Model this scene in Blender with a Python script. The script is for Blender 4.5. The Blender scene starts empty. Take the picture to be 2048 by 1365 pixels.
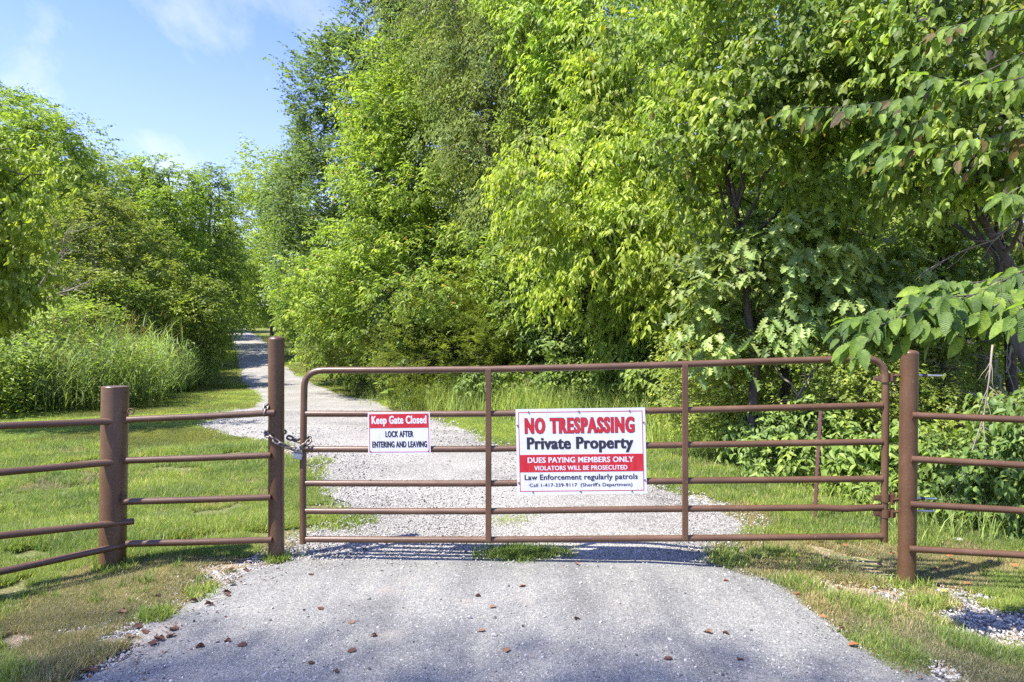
import bpy, math, random
import numpy as np
from mathutils import Vector, Matrix
S = bpy.context.scene
PI = math.pi
# ------------------------------------------------------------------ camera, sky, sun, exposure
F = 1365.0; CX = 1024.0; CY = 682.5; EYE = 1.57
cam = bpy.data.cameras.new('camera'); camo = bpy.data.objects.new('camera', cam)
S.collection.objects.link(camo); S.camera = camo
camo.location = (0, 0, EYE); camo.rotation_euler = (math.radians(90), 0, 0)
cam.sensor_width = 36; cam.lens = 36 * F / 2048; cam.clip_end = 3000; cam.clip_start = 0.05
S.render.resolution_x = 1024; S.render.resolution_y = 682
SUN = Vector((-1.0, -0.52, 1.70)).normalized()
sl = bpy.data.lights.new('sun', 'SUN'); so = bpy.data.objects.new('sun', sl); S.collection.objects.link(so)
sl.energy = 3.7; sl.angle = math.radians(0.53); sl.color = (1.0, 0.95, 0.86)
so.rotation_euler = SUN.to_track_quat('Z', 'Y').to_euler()
so.location = (-30, -10, 40)
W = bpy.data.worlds.new('World'); S.world = W; W.use_nodes = True
nt = W.node_tree; nt.nodes.clear()
def wn(t, **k):
    n = nt.nodes.new(t)
    for a, b in k.items(): setattr(n, a, b)
    return n
sky = wn('ShaderNodeTexSky', sky_type='NISHITA', sun_disc=False)
sky.sun_elevation = math.asin(SUN.z); sky.sun_rotation = math.atan2(SUN.x, SUN.y)
sky.altitude = 300; sky.air_density = 1.0; sky.dust_density = 0.6; sky.ozone_density = 2.2
tc = wn('ShaderNodeTexCoord'); mp = wn('ShaderNodeMapping')
mp.inputs['Scale'].default_value = (2.4, 1.6, 1.5); mp.inputs['Rotation'].default_value = (0, 0.5, 0.2)
mp.inputs['Location'].default_value = (1.3, 0.45, 0.2)
no = wn('ShaderNodeTexNoise'); no.inputs['Scale'].default_value = 1.7; no.inputs['Detail'].default_value = 7
no.inputs['Roughness'].default_value = 0.6; no.inputs['Distortion'].default_value = 0.9
cr = wn('ShaderNodeValToRGB'); cr.color_ramp.elements[0].position = 0.52; cr.color_ramp.elements[1].position = 0.74
cr.color_ramp.elements[0].color = (0, 0, 0, 1); cr.color_ramp.elements[1].color = (0.55, 0.55, 0.55, 1)
# a paler veil low over the horizon
sx = wn('ShaderNodeSeparateXYZ'); mr = wn('ShaderNodeMapRange')
mr.inputs[1].default_value = 0.05; mr.inputs[2].default_value = 0.42; mr.inputs[3].default_value = 0.45; mr.inputs[4].default_value = 0.0
ad = wn('ShaderNodeMath', operation='ADD'); ad.use_clamp = True
mx = wn('ShaderNodeMixRGB'); mx.inputs[2].default_value = (2.2, 2.3, 2.6, 1)
bg = wn('ShaderNodeBackground'); bg.inputs[1].default_value = 0.15
ou = wn('ShaderNodeOutputWorld')
L_ = nt.links.new
L_(tc.outputs['Generated'], mp.inputs[0]); L_(mp.outputs[0], no.inputs['Vector']); L_(no.outputs[0], cr.inputs[0])
L_(tc.outputs['Generated'], sx.inputs[0]); L_(sx.outputs[2], mr.inputs[0])
L_(cr.outputs[0], ad.inputs[0]); L_(mr.outputs[0], ad.inputs[1])
tint = wn('ShaderNodeMixRGB', blend_type='MULTIPLY'); tint.inputs[0].default_value = 1; tint.inputs[2].default_value = (0.50, 0.515, 0.84, 1)
L_(sky.outputs[0], tint.inputs[1]); L_(ad.outputs[0], mx.inputs[0]); L_(tint.outputs[0], mx.inputs[1]); L_(mx.outputs[0], bg.inputs[0]); L_(bg.outputs[0], ou.inputs[0])
S.view_settings.view_transform = 'Standard'; S.view_settings.look = 'None'
S.view_settings.exposure = 1.80; S.view_settings.gamma = 1.0; S.view_settings.use_curve_mapping = False
S.render.engine = 'CYCLES'
c = S.cycles
c.max_bounces = 10; c.diffuse_bounces = 6; c.glossy_bounces = 2; c.transmission_bounces = 6; c.transparent_max_bounces = 4
c.use_denoising = False; c.sample_clamp_indirect = 6; c.caustics_reflective = False; c.caustics_refractive = False
try: c.denoising_prefilter = 'ACCURATE'
except Exception: pass

# ------------------------------------------------------------------ helpers
def obj(name, me, mat=None, parent=None, loc=None):
    o = bpy.data.objects.new(name, me); S.collection.objects.link(o)
    if mat is not None and me is not None and not me.materials: me.materials.append(mat)
    if parent is not None: o.parent = parent
    if loc is not None: o.location = loc
    return o
def tag(o, label=None, cat=None, group=None, kind=None):
    if label: o['label'] = label
    if cat: o['category'] = cat
    if group: o['group'] = group
    if kind: o['kind'] = kind
    return o
def thing(name, label, cat, loc=(0, 0, 0), group=None):
    o = bpy.data.objects.new(name, None); S.collection.objects.link(o); o.location = loc
    return tag(o, label, cat, group)
def mesh(name, V, faces=None, tot=None, idx=None, col=None, smooth=False):
    """V (n,3); either faces list or idx (flat loops) + tot (loop totals)"""
    me = bpy.data.meshes.new(name)
    V = np.asarray(V, dtype=np.float32)
    if faces is not None:
        tot = np.array([len(f) for f in faces], dtype=np.int32)
        idx = np.array([i for f in faces for i in f], dtype=np.int32)
    me.vertices.add(len(V)); me.vertices.foreach_set('co', V.ravel())
    me.loops.add(len(idx)); me.loops.foreach_set('vertex_index', np.asarray(idx, dtype=np.int32))
    me.polygons.add(len(tot)); st = np.zeros(len(tot), dtype=np.int32); st[1:] = np.cumsum(tot)[:-1]
    me.polygons.foreach_set('loop_start', st)
    me.polygons.foreach_set('loop_total', np.asarray(tot, dtype=np.int32))
    me.polygons.foreach_set('use_smooth', np.full(len(tot), smooth, dtype=bool))
    me.update(calc_edges=True)
    if col is not None:
        a = me.attributes.new('Col', 'FLOAT_COLOR', 'POINT')
        cc = np.ones((len(V), 4), dtype=np.float32); cc[:, :3] = col
        a.data.foreach_set('color', cc.ravel())
    return me
class MB:
    """collects shapes into ONE mesh"""
    def __init__(s): s.v = []; s.f = []; s.n = 0
    def add(s, V, Fc):
        s.v.append(np.asarray(V, float).reshape(-1, 3)); s.f += [tuple(i + s.n for i in f) for f in Fc]; s.n += len(s.v[-1])
    def tube(s, P, R, n=14, caps=True, twist=0):
        P = [Vector(p) for p in P]
        if not hasattr(R, '__len__'): R = [R] * len(P)
        V = []; up = None
        for i, p in enumerate(P):
            t = (P[min(i + 1, len(P) - 1)] - P[max(i - 1, 0)]).normalized()
            if up is None: up = Vector((0, 0, 1)) if abs(t.z) < 0.9 else Vector((0, 1, 0))
            a = t.cross(up).normalized(); b = a.cross(t).normalized(); up = b
            for k in range(n):
                w = 2 * PI * k / n + twist
                V.append(p + (a * math.cos(w) + b * math.sin(w)) * R[i])
        Fc = []
        for i in range(len(P) - 1):
            for k in range(n):
                k2 = (k + 1) % n; Fc.append((i * n + k, i * n + k2, (i + 1) * n + k2, (i + 1) * n + k))
        if caps:
            Fc.append(tuple(range(n - 1, -1, -1))); Fc.append(tuple(range((len(P) - 1) * n, len(P) * n)))
        s.add([tuple(v) for v in V], Fc); return s
    def box(s, c, h, rot=None):
        V = []
        for x in (-1, 1):
            for y in (-1, 1):
                for z in (-1, 1):
                    v = Vector((x * h[0], y * h[1], z * h[2]))
                    if rot is not None: v = rot @ v
                    V.append(tuple(v + Vector(c)))
        s.add(V, [(0, 1, 3, 2), (4, 6, 7, 5), (0, 4, 5, 1), (2, 3, 7, 6), (0, 2, 6, 4), (1, 5, 7, 3)]); return s
    def me(s, name, smooth=True):
        m = mesh(name, np.concatenate(s.v), faces=s.f, smooth=smooth)
        return m
    def obj(s, name, mat, parent=None, smooth=True, bevel=0, auto=35):
        m = s.me(name, smooth)
        if smooth and auto: m.set_sharp_from_angle(angle=math.radians(auto))
        o = obj(name, m, mat, parent)
        if bevel:
            b = o.modifiers.new('b', 'BEVEL'); b.width = bevel; b.segments = 2; b.limit_method = 'ANGLE'
        return o
def at(px, py, Y): return Vector(((px - CX) / F * Y, Y, EYE + (CY - py) / F * Y))
def on_plane(px, py, A, B, off=0.0):
    """pixel ray meets the vertical plane through plan points A,B, moved 'off' towards the camera"""
    ax, ay = A; bx, by = B; dx, dy = bx - ax, by - ay; l = math.hypot(dx, dy); nx, ny = dy / l, -dx / l
    if ny > 0: nx, ny = -nx, -ny
    ax += nx * off; ay += ny * off
    k = (px - CX) / F   # X=k*Y
    Y = (nx * ax + ny * ay) / (nx * k + ny)
    return at(px, py, Y)
_r = np.random.RandomState(5)
_K = _r.normal(size=(24, 3)); _K /= np.linalg.norm(_K, axis=1)[:, None]; _K *= _r.uniform(0.6, 1.8, 24)[:, None]; _PH = _r.uniform(0, 6.28, 24)
def noise3(P, f=1.0):
    return np.sin(np.asarray(P) @ (_K.T * f) + _PH).sum(1) / 3.4641 / 1.0
# ------------------------------------------------------------------ terrain
HY = np.array([-60, 0, 5, 12, 20, 30, 40, 50, 59, 70, 80, 90, 100, 115, 150, 400.]); HZ = np.array([-.1, 0, 0, 0, -.13, -.30, .13, .75, 1.35, 2.0, 2.57, 3.25, 3.45, 3.3, 2.5, 2])
def lump(X, Y):
    X = np.asarray(X, float); Y = np.asarray(Y, float)
    q = noise3(np.stack([X.ravel() * 1.8, Y.ravel() * 1.8, X.ravel() * 0], 1)).reshape(X.shape)
    return np.clip(0.015 * q, -0.012, 0.02) * (1 - (in_road(X, Y, .1) | in_apron(X, Y, .1)))
def hgt(X, Y):
    X = np.asarray(X, float); Y = np.asarray(Y, float)
    z = np.interp(Y, HY, HZ)
    near = np.clip(1 - np.abs(Y - 5) / 9, 0, 1)
    z = z - 0.085 * near * np.clip((X - 1.0) / 1.6, 0, 1) ** 1.0
    z = z + 0.035 * np.sin(X * 0.9 + 1) * np.sin(Y * 0.55) * np.clip((Y - 6) / 8, 0, 1)
    return z
def ground_at(px, py):
    Y = 8.0
    lo, hi = 1.0, 130.0
    k = (px - CX) / F; m = (CY - py) / F
    ys = np.linspace(1.5, 130, 6000); zz = EYE + m * ys; g = hgt(k * ys, ys)
    i = np.argmax(zz <= g) if (zz <= g).any() else len(ys) - 1
    return Vector((k * ys[i], ys[i], float(g[i])))
# ------------------------------------------------------------------ materials
def mat(name):
    m = bpy.data.materials.new(name); m.use_nodes = True
    t = m.node_tree; b = t.nodes['Principled BSDF']
    return m, t, b
def nd(t, typ, **k):
    n = t.nodes.new(typ)
    for a, v in k.items():
        if a.startswith('i_'): n.inputs[a[2:].replace('_', ' ')].default_value = v
        else: setattr(n, a, v)
    return n
def ramp(t, stops):
    n = t.nodes.new('ShaderNodeValToRGB'); e = n.color_ramp.elements
    while len(e) < len(stops): e.new(0.5)
    for i, (p, cc) in enumerate(stops): e[i].position = p; e[i].color = (*cc, 1)
    return n
def leaf_mat(name, trans=0.46, gloss=0.38, rough=0.5, ty=(1.5, 1.6, 0.8)):
    m, t, b = mat(name)
    a = nd(t, 'ShaderNodeAttribute', attribute_name='Col')
    tcn = nd(t, 'ShaderNodeTexCoord'); nz = nd(t, 'ShaderNodeTexNoise', i_Scale=9.0, i_Detail=2.0)
    t.links.new(tcn.outputs['Object'], nz.inputs['Vector'])
    rr = ramp(t, [(0.3, (0.72, 0.76, 0.8)), (0.7, (1.25, 1.2, 1.1))]); t.links.new(nz.outputs[0], rr.inputs[0])
    mu = nd(t, 'ShaderNodeMixRGB', blend_type='MULTIPLY'); mu.inputs[0].default_value = 1
    oi = nd(t, 'ShaderNodeObjectInfo'); r5 = ramp(t, [(0.0, (0.74, 0.78, 0.80)), (1.0, (1.28, 1.24, 1.2))]); t.links.new(oi.outputs['Random'], r5.inputs[0])
    m5 = nd(t, 'ShaderNodeMixRGB', blend_type='MULTIPLY'); m5.inputs[0].default_value = 1; t.links.new(a.outputs['Color'], m5.inputs[1]); t.links.new(r5.outputs[0], m5.inputs[2])
    ge = nd(t, 'ShaderNodeNewGeometry'); n6 = nd(t, 'ShaderNodeTexNoise', i_Scale=1.1, i_Detail=3.0); t.links.new(ge.outputs['Position'], n6.inputs['Vector'])
    r6 = ramp(t, [(0.35, (0.78, 0.84, 0.92)), (0.65, (1.26, 1.20, 1.05))]); t.links.new(n6.outputs[0], r6.inputs[0])
    m6 = nd(t, 'ShaderNodeMixRGB', blend_type='MULTIPLY'); m6.inputs[0].default_value = 1; t.links.new(m5.outputs[0], m6.inputs[1]); t.links.new(r6.outputs[0], m6.inputs[2])
    t.links.new(m6.outputs[0], mu.inputs[1]); t.links.new(rr.outputs[0], mu.inputs[2])
    t.links.new(mu.outputs[0], b.inputs['Base Color'])
    b.inputs['Roughness'].default_value = rough; b.inputs['Specular IOR Level'].default_value = gloss
    tr = nd(t, 'ShaderNodeBsdfTranslucent'); mu2 = nd(t, 'ShaderNodeMixRGB', blend_type='MULTIPLY'); mu2.inputs[0].default_value = 1
    mu2.inputs[2].default_value = (*ty, 1); t.links.new(mu.outputs[0], mu2.inputs[1]); t.links.new(mu2.outputs[0], tr.inputs[0])
    mi = nd(t, 'ShaderNodeMixShader'); mi.inputs[0].default_value = trans
    t.links.new(b.outputs[0], mi.inputs[1]); t.links.new(tr.outputs[0], mi.inputs[2])
    t.links.new(mi.outputs[0], t.nodes['Material Output'].inputs[0])
    return m
M_LEAF = leaf_mat('leaf'); M_GRASSBLADE = leaf_mat('grass_blade', 0.45, 0.25, 0.6, (1.2, 1.25, 0.6)); M_DARKLEAF = leaf_mat('glossy_leaf', 0.38, 0.3, 0.5)
def bark_mat(name, c1, c2, sc=14):
    m, t, b = mat(name); tcn = nd(t, 'ShaderNodeTexCoord'); mp_ = nd(t, 'ShaderNodeMapping'); mp_.inputs['Scale'].default_value = (1, 1, 0.18)
    nz = nd(t, 'ShaderNodeTexNoise', i_Scale=float(sc), i_Detail=6.0, i_Roughness=0.7)
    t.links.new(tcn.outputs['Object'], mp_.inputs[0]); t.links.new(mp_.outputs[0], nz.inputs['Vector'])
    r = ramp(t, [(0.35, c1), (0.65, c2)]); t.links.new(nz.outputs[0], r.inputs[0]); t.links.new(r.outputs[0], b.inputs['Base Color'])
    bp = nd(t, 'ShaderNodeBump', i_Strength=0.8, i_Distance=0.02); t.links.new(nz.outputs[0], bp.inputs['Height']); t.links.new(bp.outputs[0], b.inputs['Normal'])
    b.inputs['Roughness'].default_value = 0.9; return m
M_BARK = bark_mat('bark', (0.030, 0.024, 0.018), (0.105, 0.085, 0.068)); M_TWIG = bark_mat('grey_twig', (0.16, 0.13, 0.10), (0.30, 0.26, 0.21), 30)
def paint_mat():
    m, t, b = mat('brown_paint'); tcn = nd(t, 'ShaderNodeTexCoord')
    nz = nd(t, 'ShaderNodeTexNoise', i_Scale=3.0, i_Detail=5.0, i_Roughness=0.65); t.links.new(tcn.outputs['Object'], nz.inputs['Vector'])
    r = ramp(t, [(0.3, (0.072, 0.035, 0.017)), (0.55, (0.100, 0.051, 0.025)), (0.78, (0.140, 0.080, 0.045))]); t.links.new(nz.outputs[0], r.inputs[0])
    n2 = nd(t, 'ShaderNodeTexNoise', i_Scale=60.0, i_Detail=6.0, i_Roughness=0.75); t.links.new(tcn.outputs['Object'], n2.inputs['Vector'])
    r2 = ramp(t, [(0.60, (0, 0, 0)), (0.72, (.85, .85, .85))]); t.links.new(n2.outputs[0], r2.inputs[0])
    # long pale streaks and dust specks
    mp_ = nd(t, 'ShaderNodeMapping'); mp_.inputs['Scale'].default_value = (4, 4, 40); n3 = nd(t, 'ShaderNodeTexNoise', i_Scale=4.0, i_Detail=3.0)
    t.links.new(tcn.outputs['Object'], mp_.inputs[0]); t.links.new(mp_.outputs[0], n3.inputs['Vector'])
    mx_ = nd(t, 'ShaderNodeMixRGB'); t.links.new(r2.outputs[0], mx_.inputs[0]); mx_.inputs[2].default_value = (0.24, 0.19, 0.15, 1); t.links.new(r.outputs[0], mx_.inputs[1])
    t.links.new(mx_.outputs[0], b.inputs['Base Color'])
    r3 = ramp(t, [(0.3, (0.30, 0.30, 0.30)), (0.7, (0.48, 0.48, 0.48))]); t.links.new(n3.outputs[0], r3.inputs[0]); t.links.new(r3.outputs[0], b.inputs['Roughness'])
    bp = nd(t, 'ShaderNodeBump', i_Strength=0.25, i_Distance=0.002); t.links.new(n2.outputs[0], bp.inputs['Height']); t.links.new(bp.outputs[0], b.inputs['Normal'])
    b.inputs['Specular IOR Level'].default_value = 0.55
    return m
M_PAINT = paint_mat()
def simple(name, colr, rough=0.5, metal=0.0, spec=0.5, var=0.0, sc=20):
    m, t, b = mat(name); b.inputs['Roughness'].default_value = rough; b.inputs['Metallic'].default_value = metal; b.inputs['Specular IOR Level'].default_value = spec
    b.inputs['Base Color'].default_value = (*colr, 1)
    if var:
        tcn = nd(t, 'ShaderNodeTexCoord'); nz = nd(t, 'ShaderNodeTexNoise', i_Scale=float(sc), i_Detail=5.0, i_Roughness=0.7); t.links.new(tcn.outputs['Object'], nz.inputs['Vector'])
        r = ramp(t, [(0.3, tuple(x * (1 - var) for x in colr)), (0.7, tuple(min(1, x * (1 + var)) for x in colr))]); t.links.new(nz.outputs[0], r.inputs[0]); t.links.new(r.outputs[0], b.inputs['Base Color'])
    return m
M_STEEL = simple('galvanised_steel', (0.55, 0.55, 0.54), 0.35, 0.9, var=0.15)
M_CHAIN = simple('weathered_chain_steel', (0.16, 0.14, 0.12), 0.5, 0.7, var=0.5, sc=60)
M_LOCK = simple('padlock_steel', (0.33, 0.37, 0.42), 0.35, 0.8, var=0.25, sc=40)
M_RUST = simple('rusty_stake_paint', (0.085, 0.035, 0.03), 0.75, 0.1, var=0.4, sc=60)
def enamel(name, base, dirt, f):
    m, t, b = mat(name); k = t.links.new; tcn = nd(t, 'ShaderNodeTexCoord'); mp_ = nd(t, 'ShaderNodeMapping'); mp_.inputs['Scale'].default_value = (9, 9, 1.6); k(tcn.outputs['Object'], mp_.inputs[0])
    a = nd(t, 'ShaderNodeTexNoise', i_Scale=2.2, i_Detail=6.0, i_Roughness=.65); k(mp_.outputs[0], a.inputs['Vector']); ra = ramp(t, [(.46, (0, 0, 0)), (.72, (f, f, f))]); k(a.outputs[0], ra.inputs[0])
    c_ = nd(t, 'ShaderNodeTexNoise', i_Scale=70.0, i_Detail=5.0, i_Roughness=.8); k(tcn.outputs['Object'], c_.inputs['Vector']); rc = ramp(t, [(.70, (0, 0, 0)), (.76, (.7, .7, .7))]); k(c_.outputs[0], rc.inputs[0])
    x = nd(t, 'ShaderNodeMixRGB'); k(ra.outputs[0], x.inputs[0]); x.inputs[1].default_value = (*base, 1); x.inputs[2].default_value = (*dirt, 1)
    y = nd(t, 'ShaderNodeMixRGB'); k(rc.outputs[0], y.inputs[0]); k(x.outputs[0], y.inputs[1]); y.inputs[2].default_value = (.20, .15, .10, 1)
    k(y.outputs[0], b.inputs['Base Color']); b.inputs['Roughness'].default_value = .42; return m
M_WHITE = enamel('white_enamel', (0.56, 0.57, 0.60), (0.44, 0.43, 0.41), .6)
M_RED = enamel('red_ink', (0.40, 0.010, 0.018), (0.45, 0.045, 0.05), .7)
M_BLACK = simple('black_ink', (0.018, 0.018, 0.024), 0.45)
M_STONE = simple('pale_limestone', (0.42, 0.39, 0.33), 0.9, 0, 0.2, var=0.25, sc=12)
M_DRYLEAF = [simple('dry_leaf_brown', (0.085, 0.042, 0.028), 0.8, 0, 0.2, 0.45, 40), simple('dry_leaf_tan', (0.19, 0.11, 0.07), 0.8, 0, 0.2, 0.35, 40),
             simple('dry_leaf_orange', (0.27, 0.11, 0.045), 0.75, 0, 0.2, 0.35, 40), simple('fallen_leaf_yellow', (0.50, 0.36, 0.06), 0.7, 0, 0.3, 0.25, 40)]
def ground_mat(name, mode):
    m, t, b = mat(name); geo = nd(t, 'ShaderNodeNewGeometry'); P = geo.outputs['Position']; k = t.links.new
    def noise(s, d=4.0, r=0.6):
        n = nd(t, 'ShaderNodeTexNoise', i_Scale=float(s), i_Detail=d, i_Roughness=r); k(P, n.inputs['Vector']); return n.outputs[0]
    def mix(fac, a, bb, typ='MIX'):
        n = nd(t, 'ShaderNodeMixRGB', blend_type=typ)
        if isinstance(fac, float): n.inputs[0].default_value = fac
        else: k(fac, n.inputs[0])
        for i, x in ((1, a), (2, bb)):
            if isinstance(x, tuple): n.inputs[i].default_value = (*x, 1)
            else: k(x, n.inputs[i])
        return n.outputs[0]
    def rp(src, stops): r = ramp(t, stops); k(src, r.inputs[0]); return r.outputs[0]
    vor = nd(t, 'ShaderNodeTexVoronoi', i_Scale=(75.0 if mode == 'gravel' else 130.0)); k(P, vor.inputs['Vector'])
    vor2 = nd(t, 'ShaderNodeTexVoronoi', i_Scale=28.0); k(P, vor2.inputs['Vector'])
    if mode == 'gravel':
        base = rp(noise(0.55, 9, 0.7), [(0.32, (0.25, 0.242, 0.225)), (0.5, (0.34, 0.33, 0.308)), (0.66, (0.41, 0.398, 0.372))])
        sp = rp(vor.outputs['Color'], [(0.1, (0.62, 0.62, 0.62)), (0.8, (1.2, 1.19, 1.17))]); colr = mix(1.0, base, sp, 'MULTIPLY')
        ed = rp(vor.outputs['Distance'], [(0.3, (1, 1, 1)), (0.75, (0.55, 0.53, 0.5))]); colr = mix(1.0, colr, ed, 'MULTIPLY')
        h = vor.outputs['Distance']; st, ds = 0.7, 0.012
    elif mode == 'apron':
        base = rp(noise(0.9, 6), [(0.3, (0.172, 0.172, 0.158)), (0.7, (0.240, 0.238, 0.216))])
        sp = rp(vor.outputs['Color'], [(0.1, (0.6, 0.6, 0.62)), (0.55, (1, 1, 1)), (0.9, (1.45, 1.43, 1.4))]); colr = mix(1.0, base, sp, 'MULTIPLY')
        fine = rp(noise(240, 3, 0.7), [(0.35, (0.7, 0.7, 0.72)), (0.65, (1.25, 1.25, 1.24))]); colr = mix(1.0, colr, fine, 'MULTIPLY')
        mpx = nd(t, 'ShaderNodeMapping'); mpx.inputs['Scale'].default_value = (3.2, .35, 1); mpx.inputs['Rotation'].default_value = (0, 0, .12); k(P, mpx.inputs[0]); nst = nd(t, 'ShaderNodeTexNoise', i_Scale=1.0, i_Detail=5.0, i_Roughness=.6); k(mpx.outputs[0], nst.inputs['Vector'])
        colr = mix(1.0, colr, rp(nst.outputs[0], [(0.35, (0.80, 0.80, 0.82)), (0.5, (1, 1, 1)), (0.66, (1.16, 1.14, 1.10))]), 'MULTIPLY')
        stn = rp(noise(.7, 7, .7), [(0.5, (1, 1, 1)), (0.62, (.84, .83, .83))]); colr = mix(1.0, colr, stn, 'MULTIPLY')
        dirt = rp(noise(2.3, 5), [(0.58, (0, 0, 0)), (0.75, (0.5, 0.5, 0.5))]); colr = mix(dirt, colr, (0.36, 0.31, 0.25))
        h = vor.outputs['Distance']; st, ds = 0.6, 0.006
    else:   # soil and thatch under the lawn
        base = rp(noise(1.6, 6, 0.65), [(0.35, (0.12, 0.15, 0.05)), (0.52, (0.16, 0.17, 0.07)), (0.7, (0.26, 0.21, 0.13))])
        fine = rp(noise(45, 8, 0.85), [(0.38, (0.30, 0.32, 0.28)), (0.62, (1.7, 1.6, 1.45))]); colr = mix(1.0, base, fine, 'MULTIPLY')
        a = nd(t, 'ShaderNodeAttribute', attribute_name='Col')
        grav = mix(1.0, rp(vor2.outputs['Color'], [(0.1, (0.25, 0.24, 0.22)), (0.9, (0.55, 0.53, 0.5))]), rp(vor2.outputs['Distance'], [(0.3, (1, 1, 1)), (0.75, (0.4, 0.38, 0.34))]), 'MULTIPLY')
        dry = mix(1.0, (0.33, 0.265, 0.18), fine, 'MULTIPLY')
        sepc = nd(t, 'ShaderNodeSeparateColor'); k(a.outputs['Color'], sepc.inputs[0])
        def masked(ch, nsc, w):
            ma = nd(t, 'ShaderNodeMath', operation='MULTIPLY_ADD'); k(noise(nsc, 5, 0.7), ma.inputs[0]); ma.inputs[1].default_value = w; 
            su = nd(t, 'ShaderNodeMath', operation='SUBTRACT'); k(sepc.outputs[ch], su.inputs[0]); su.inputs[1].default_value = w * 0.5; k(su.outputs[0], ma.inputs[2])
            return rp(ma.outputs[0], [(0.42, (0, 0, 0)), (0.58, (1, 1, 1))])
        colr = mix(masked(1, 5, 1.4), colr, dry); colr = mix(masked(0, 7, 1.6), colr, grav)
        h = noise(50, 5, 0.7); st, ds = 0.8, 0.02
    k(colr, b.inputs['Base Color']); b.inputs['Roughness'].default_value = 0.92; b.inputs['Specular IOR Level'].default_value = 0.2
    n2 = noise(35, 5, 0.7); ma = nd(t, 'ShaderNodeMath', operation='ADD'); k(h, ma.inputs[0]); k(n2, ma.inputs[1])
    bp = nd(t, 'ShaderNodeBump', i_Strength=st, i_Distance=ds); k(ma.outputs[0], bp.inputs['Height']); k(bp.outputs[0], b.inputs['Normal'])
    return m
M_GRAVEL = ground_mat('limestone_gravel', 'gravel'); M_APRON = ground_mat('chip_seal_pavement', 'apron'); M_SOIL = ground_mat('soil_and_thatch', 'soil')
# pebble material: colour by instance
def pebble_mat():
    m, t, b = mat('pebble'); oi = nd(t, 'ShaderNodeObjectInfo'); a = nd(t, 'ShaderNodeAttribute', attribute_name='Col')
    r = ramp(t, [(0.0, (0.05, 0.05, 0.052)), (0.12, (0.09, 0.09, 0.09)), (0.2, (0.28, 0.27, 0.25)), (0.8, (0.40, 0.39, 0.365)), (1.0, (0.52, 0.505, 0.475))]); t.links.new(oi.outputs['Random'], r.inputs[0])
    mu = nd(t, 'ShaderNodeMixRGB', blend_type='MULTIPLY'); mu.inputs[0].default_value = 1; t.links.new(r.outputs[0], mu.inputs[1]); t.links.new(a.outputs['Color'], mu.inputs[2])
    t.links.new(mu.outputs[0], b.inputs['Base Color']); b.inputs['Roughness'].default_value = 0.9; b.inputs['Specular IOR Level'].default_value = 0.2; return m
M_PEB = pebble_mat()

# ------------------------------------------------------------------ outline tables (picture rows turned into plan positions)
ROAD = [(1128, 575, 1452), (1115, 580, 1440), (1100, 588, 1432), (1085, 600, 1450), (1070, 640, 1490), (1050, 705, 1510), (1030, 712, 1490), (1000, 668, 1400), (975, 655, 1320), (950, 640, 1235),
        (920, 615, 1130), (900, 590, 1030), (885, 535, 985), (870, 445, 950), (855, 405, 915), (840, 395, 880), (828, 425, 820), (818, 500, 780), (805, 530, 745),
        (795, 522, 700), (785, 514, 665), (767, 488, 622), (750, 482, 590), (731, 476, 571), (710, 471, 551), (687, 466, 531), (675, 462, 517), (665, 456, 503), (658, 449, 492), (654.5, 440, 484)]
APRON = [(1129, 578, 1452), (1140, 560, 1478), (1160, 500, 1540), (1190, 432, 1590), (1220, 400, 1625), (1260, 335, 1682), (1310, 270, 1752), (1365, 185, 1850)]
def rows_to_plan(rows):
    out = []
    for py, l, r in rows:
        A = ground_at(l, py); B = ground_at(r, py); out.append((A.x, B.x, (A.y + B.y) / 2))
    return out
road_plan = rows_to_plan(ROAD); road_plan.sort(key=lambda q: q[2])
ap = rows_to_plan(APRON); ap.sort(key=lambda q: q[2]); 
ap = [(-6.5, 6.5, -9.0), (-4.0, 4.0, -2.5), (-2.75, 2.75, 1.2), (-2.3, 2.25, 2.3)] + ap
RY = np.array([q[2] for q in road_plan]); RL = np.array([q[0] for q in road_plan]); RR = np.array([q[1] for q in road_plan])
AY = np.array([q[2] for q in ap]); AL = np.array([q[0] for q in ap]); AR = np.array([q[1] for q in ap])
def in_road(X, Y, m=0.0):
    return (Y > RY[0]) & (Y < RY[-1]) & (X > np.interp(Y, RY, RL) - m) & (X < np.interp(Y, RY, RR) + m)
def in_apron(X, Y, m=0.0):
    return (Y < AY[-1]) & (X > np.interp(Y, AY, AL) - m) & (X < np.interp(Y, AY, AR) + m)
def edge_noise(P1, P2, s): return s * (noise3(np.stack([P1 * 2.3, P2 * 2.3, P1 * 0], 1)) + 0.6 * noise3(np.stack([P1 * 9, P2 * 9, P1 * 0 + 3], 1)))
def sheet(name, Ys, Lf, Rf, cols, dz, m, amp):
    Ys = np.asarray(Ys); L = np.interp(Ys, *Lf); R = np.interp(Ys, *Rf)
    L = L + edge_noise(L * 0 + 1, Ys, amp); R = R + edge_noise(R * 0 + 7, Ys, amp)
    u = np.linspace(0, 1, cols); X = L[:, None] + (R - L)[:, None] * u; Y = np.repeat(Ys[:, None], cols, 1)
    Z = hgt(X, Y) + dz(X, Y, u)
    V = np.stack([X, Y, Z], 2).reshape(-1, 3); n = len(Ys)
    i = np.arange(n - 1)[:, None] * cols + np.arange(cols - 1)[None]; i = i.ravel()
    idx = np.stack([i, i + 1, i + cols + 1, i + cols], 1).ravel()
    return tag(obj(name, mesh(name, V, idx=idx, tot=np.full(len(i), 4)), m), kind='structure')
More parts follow.
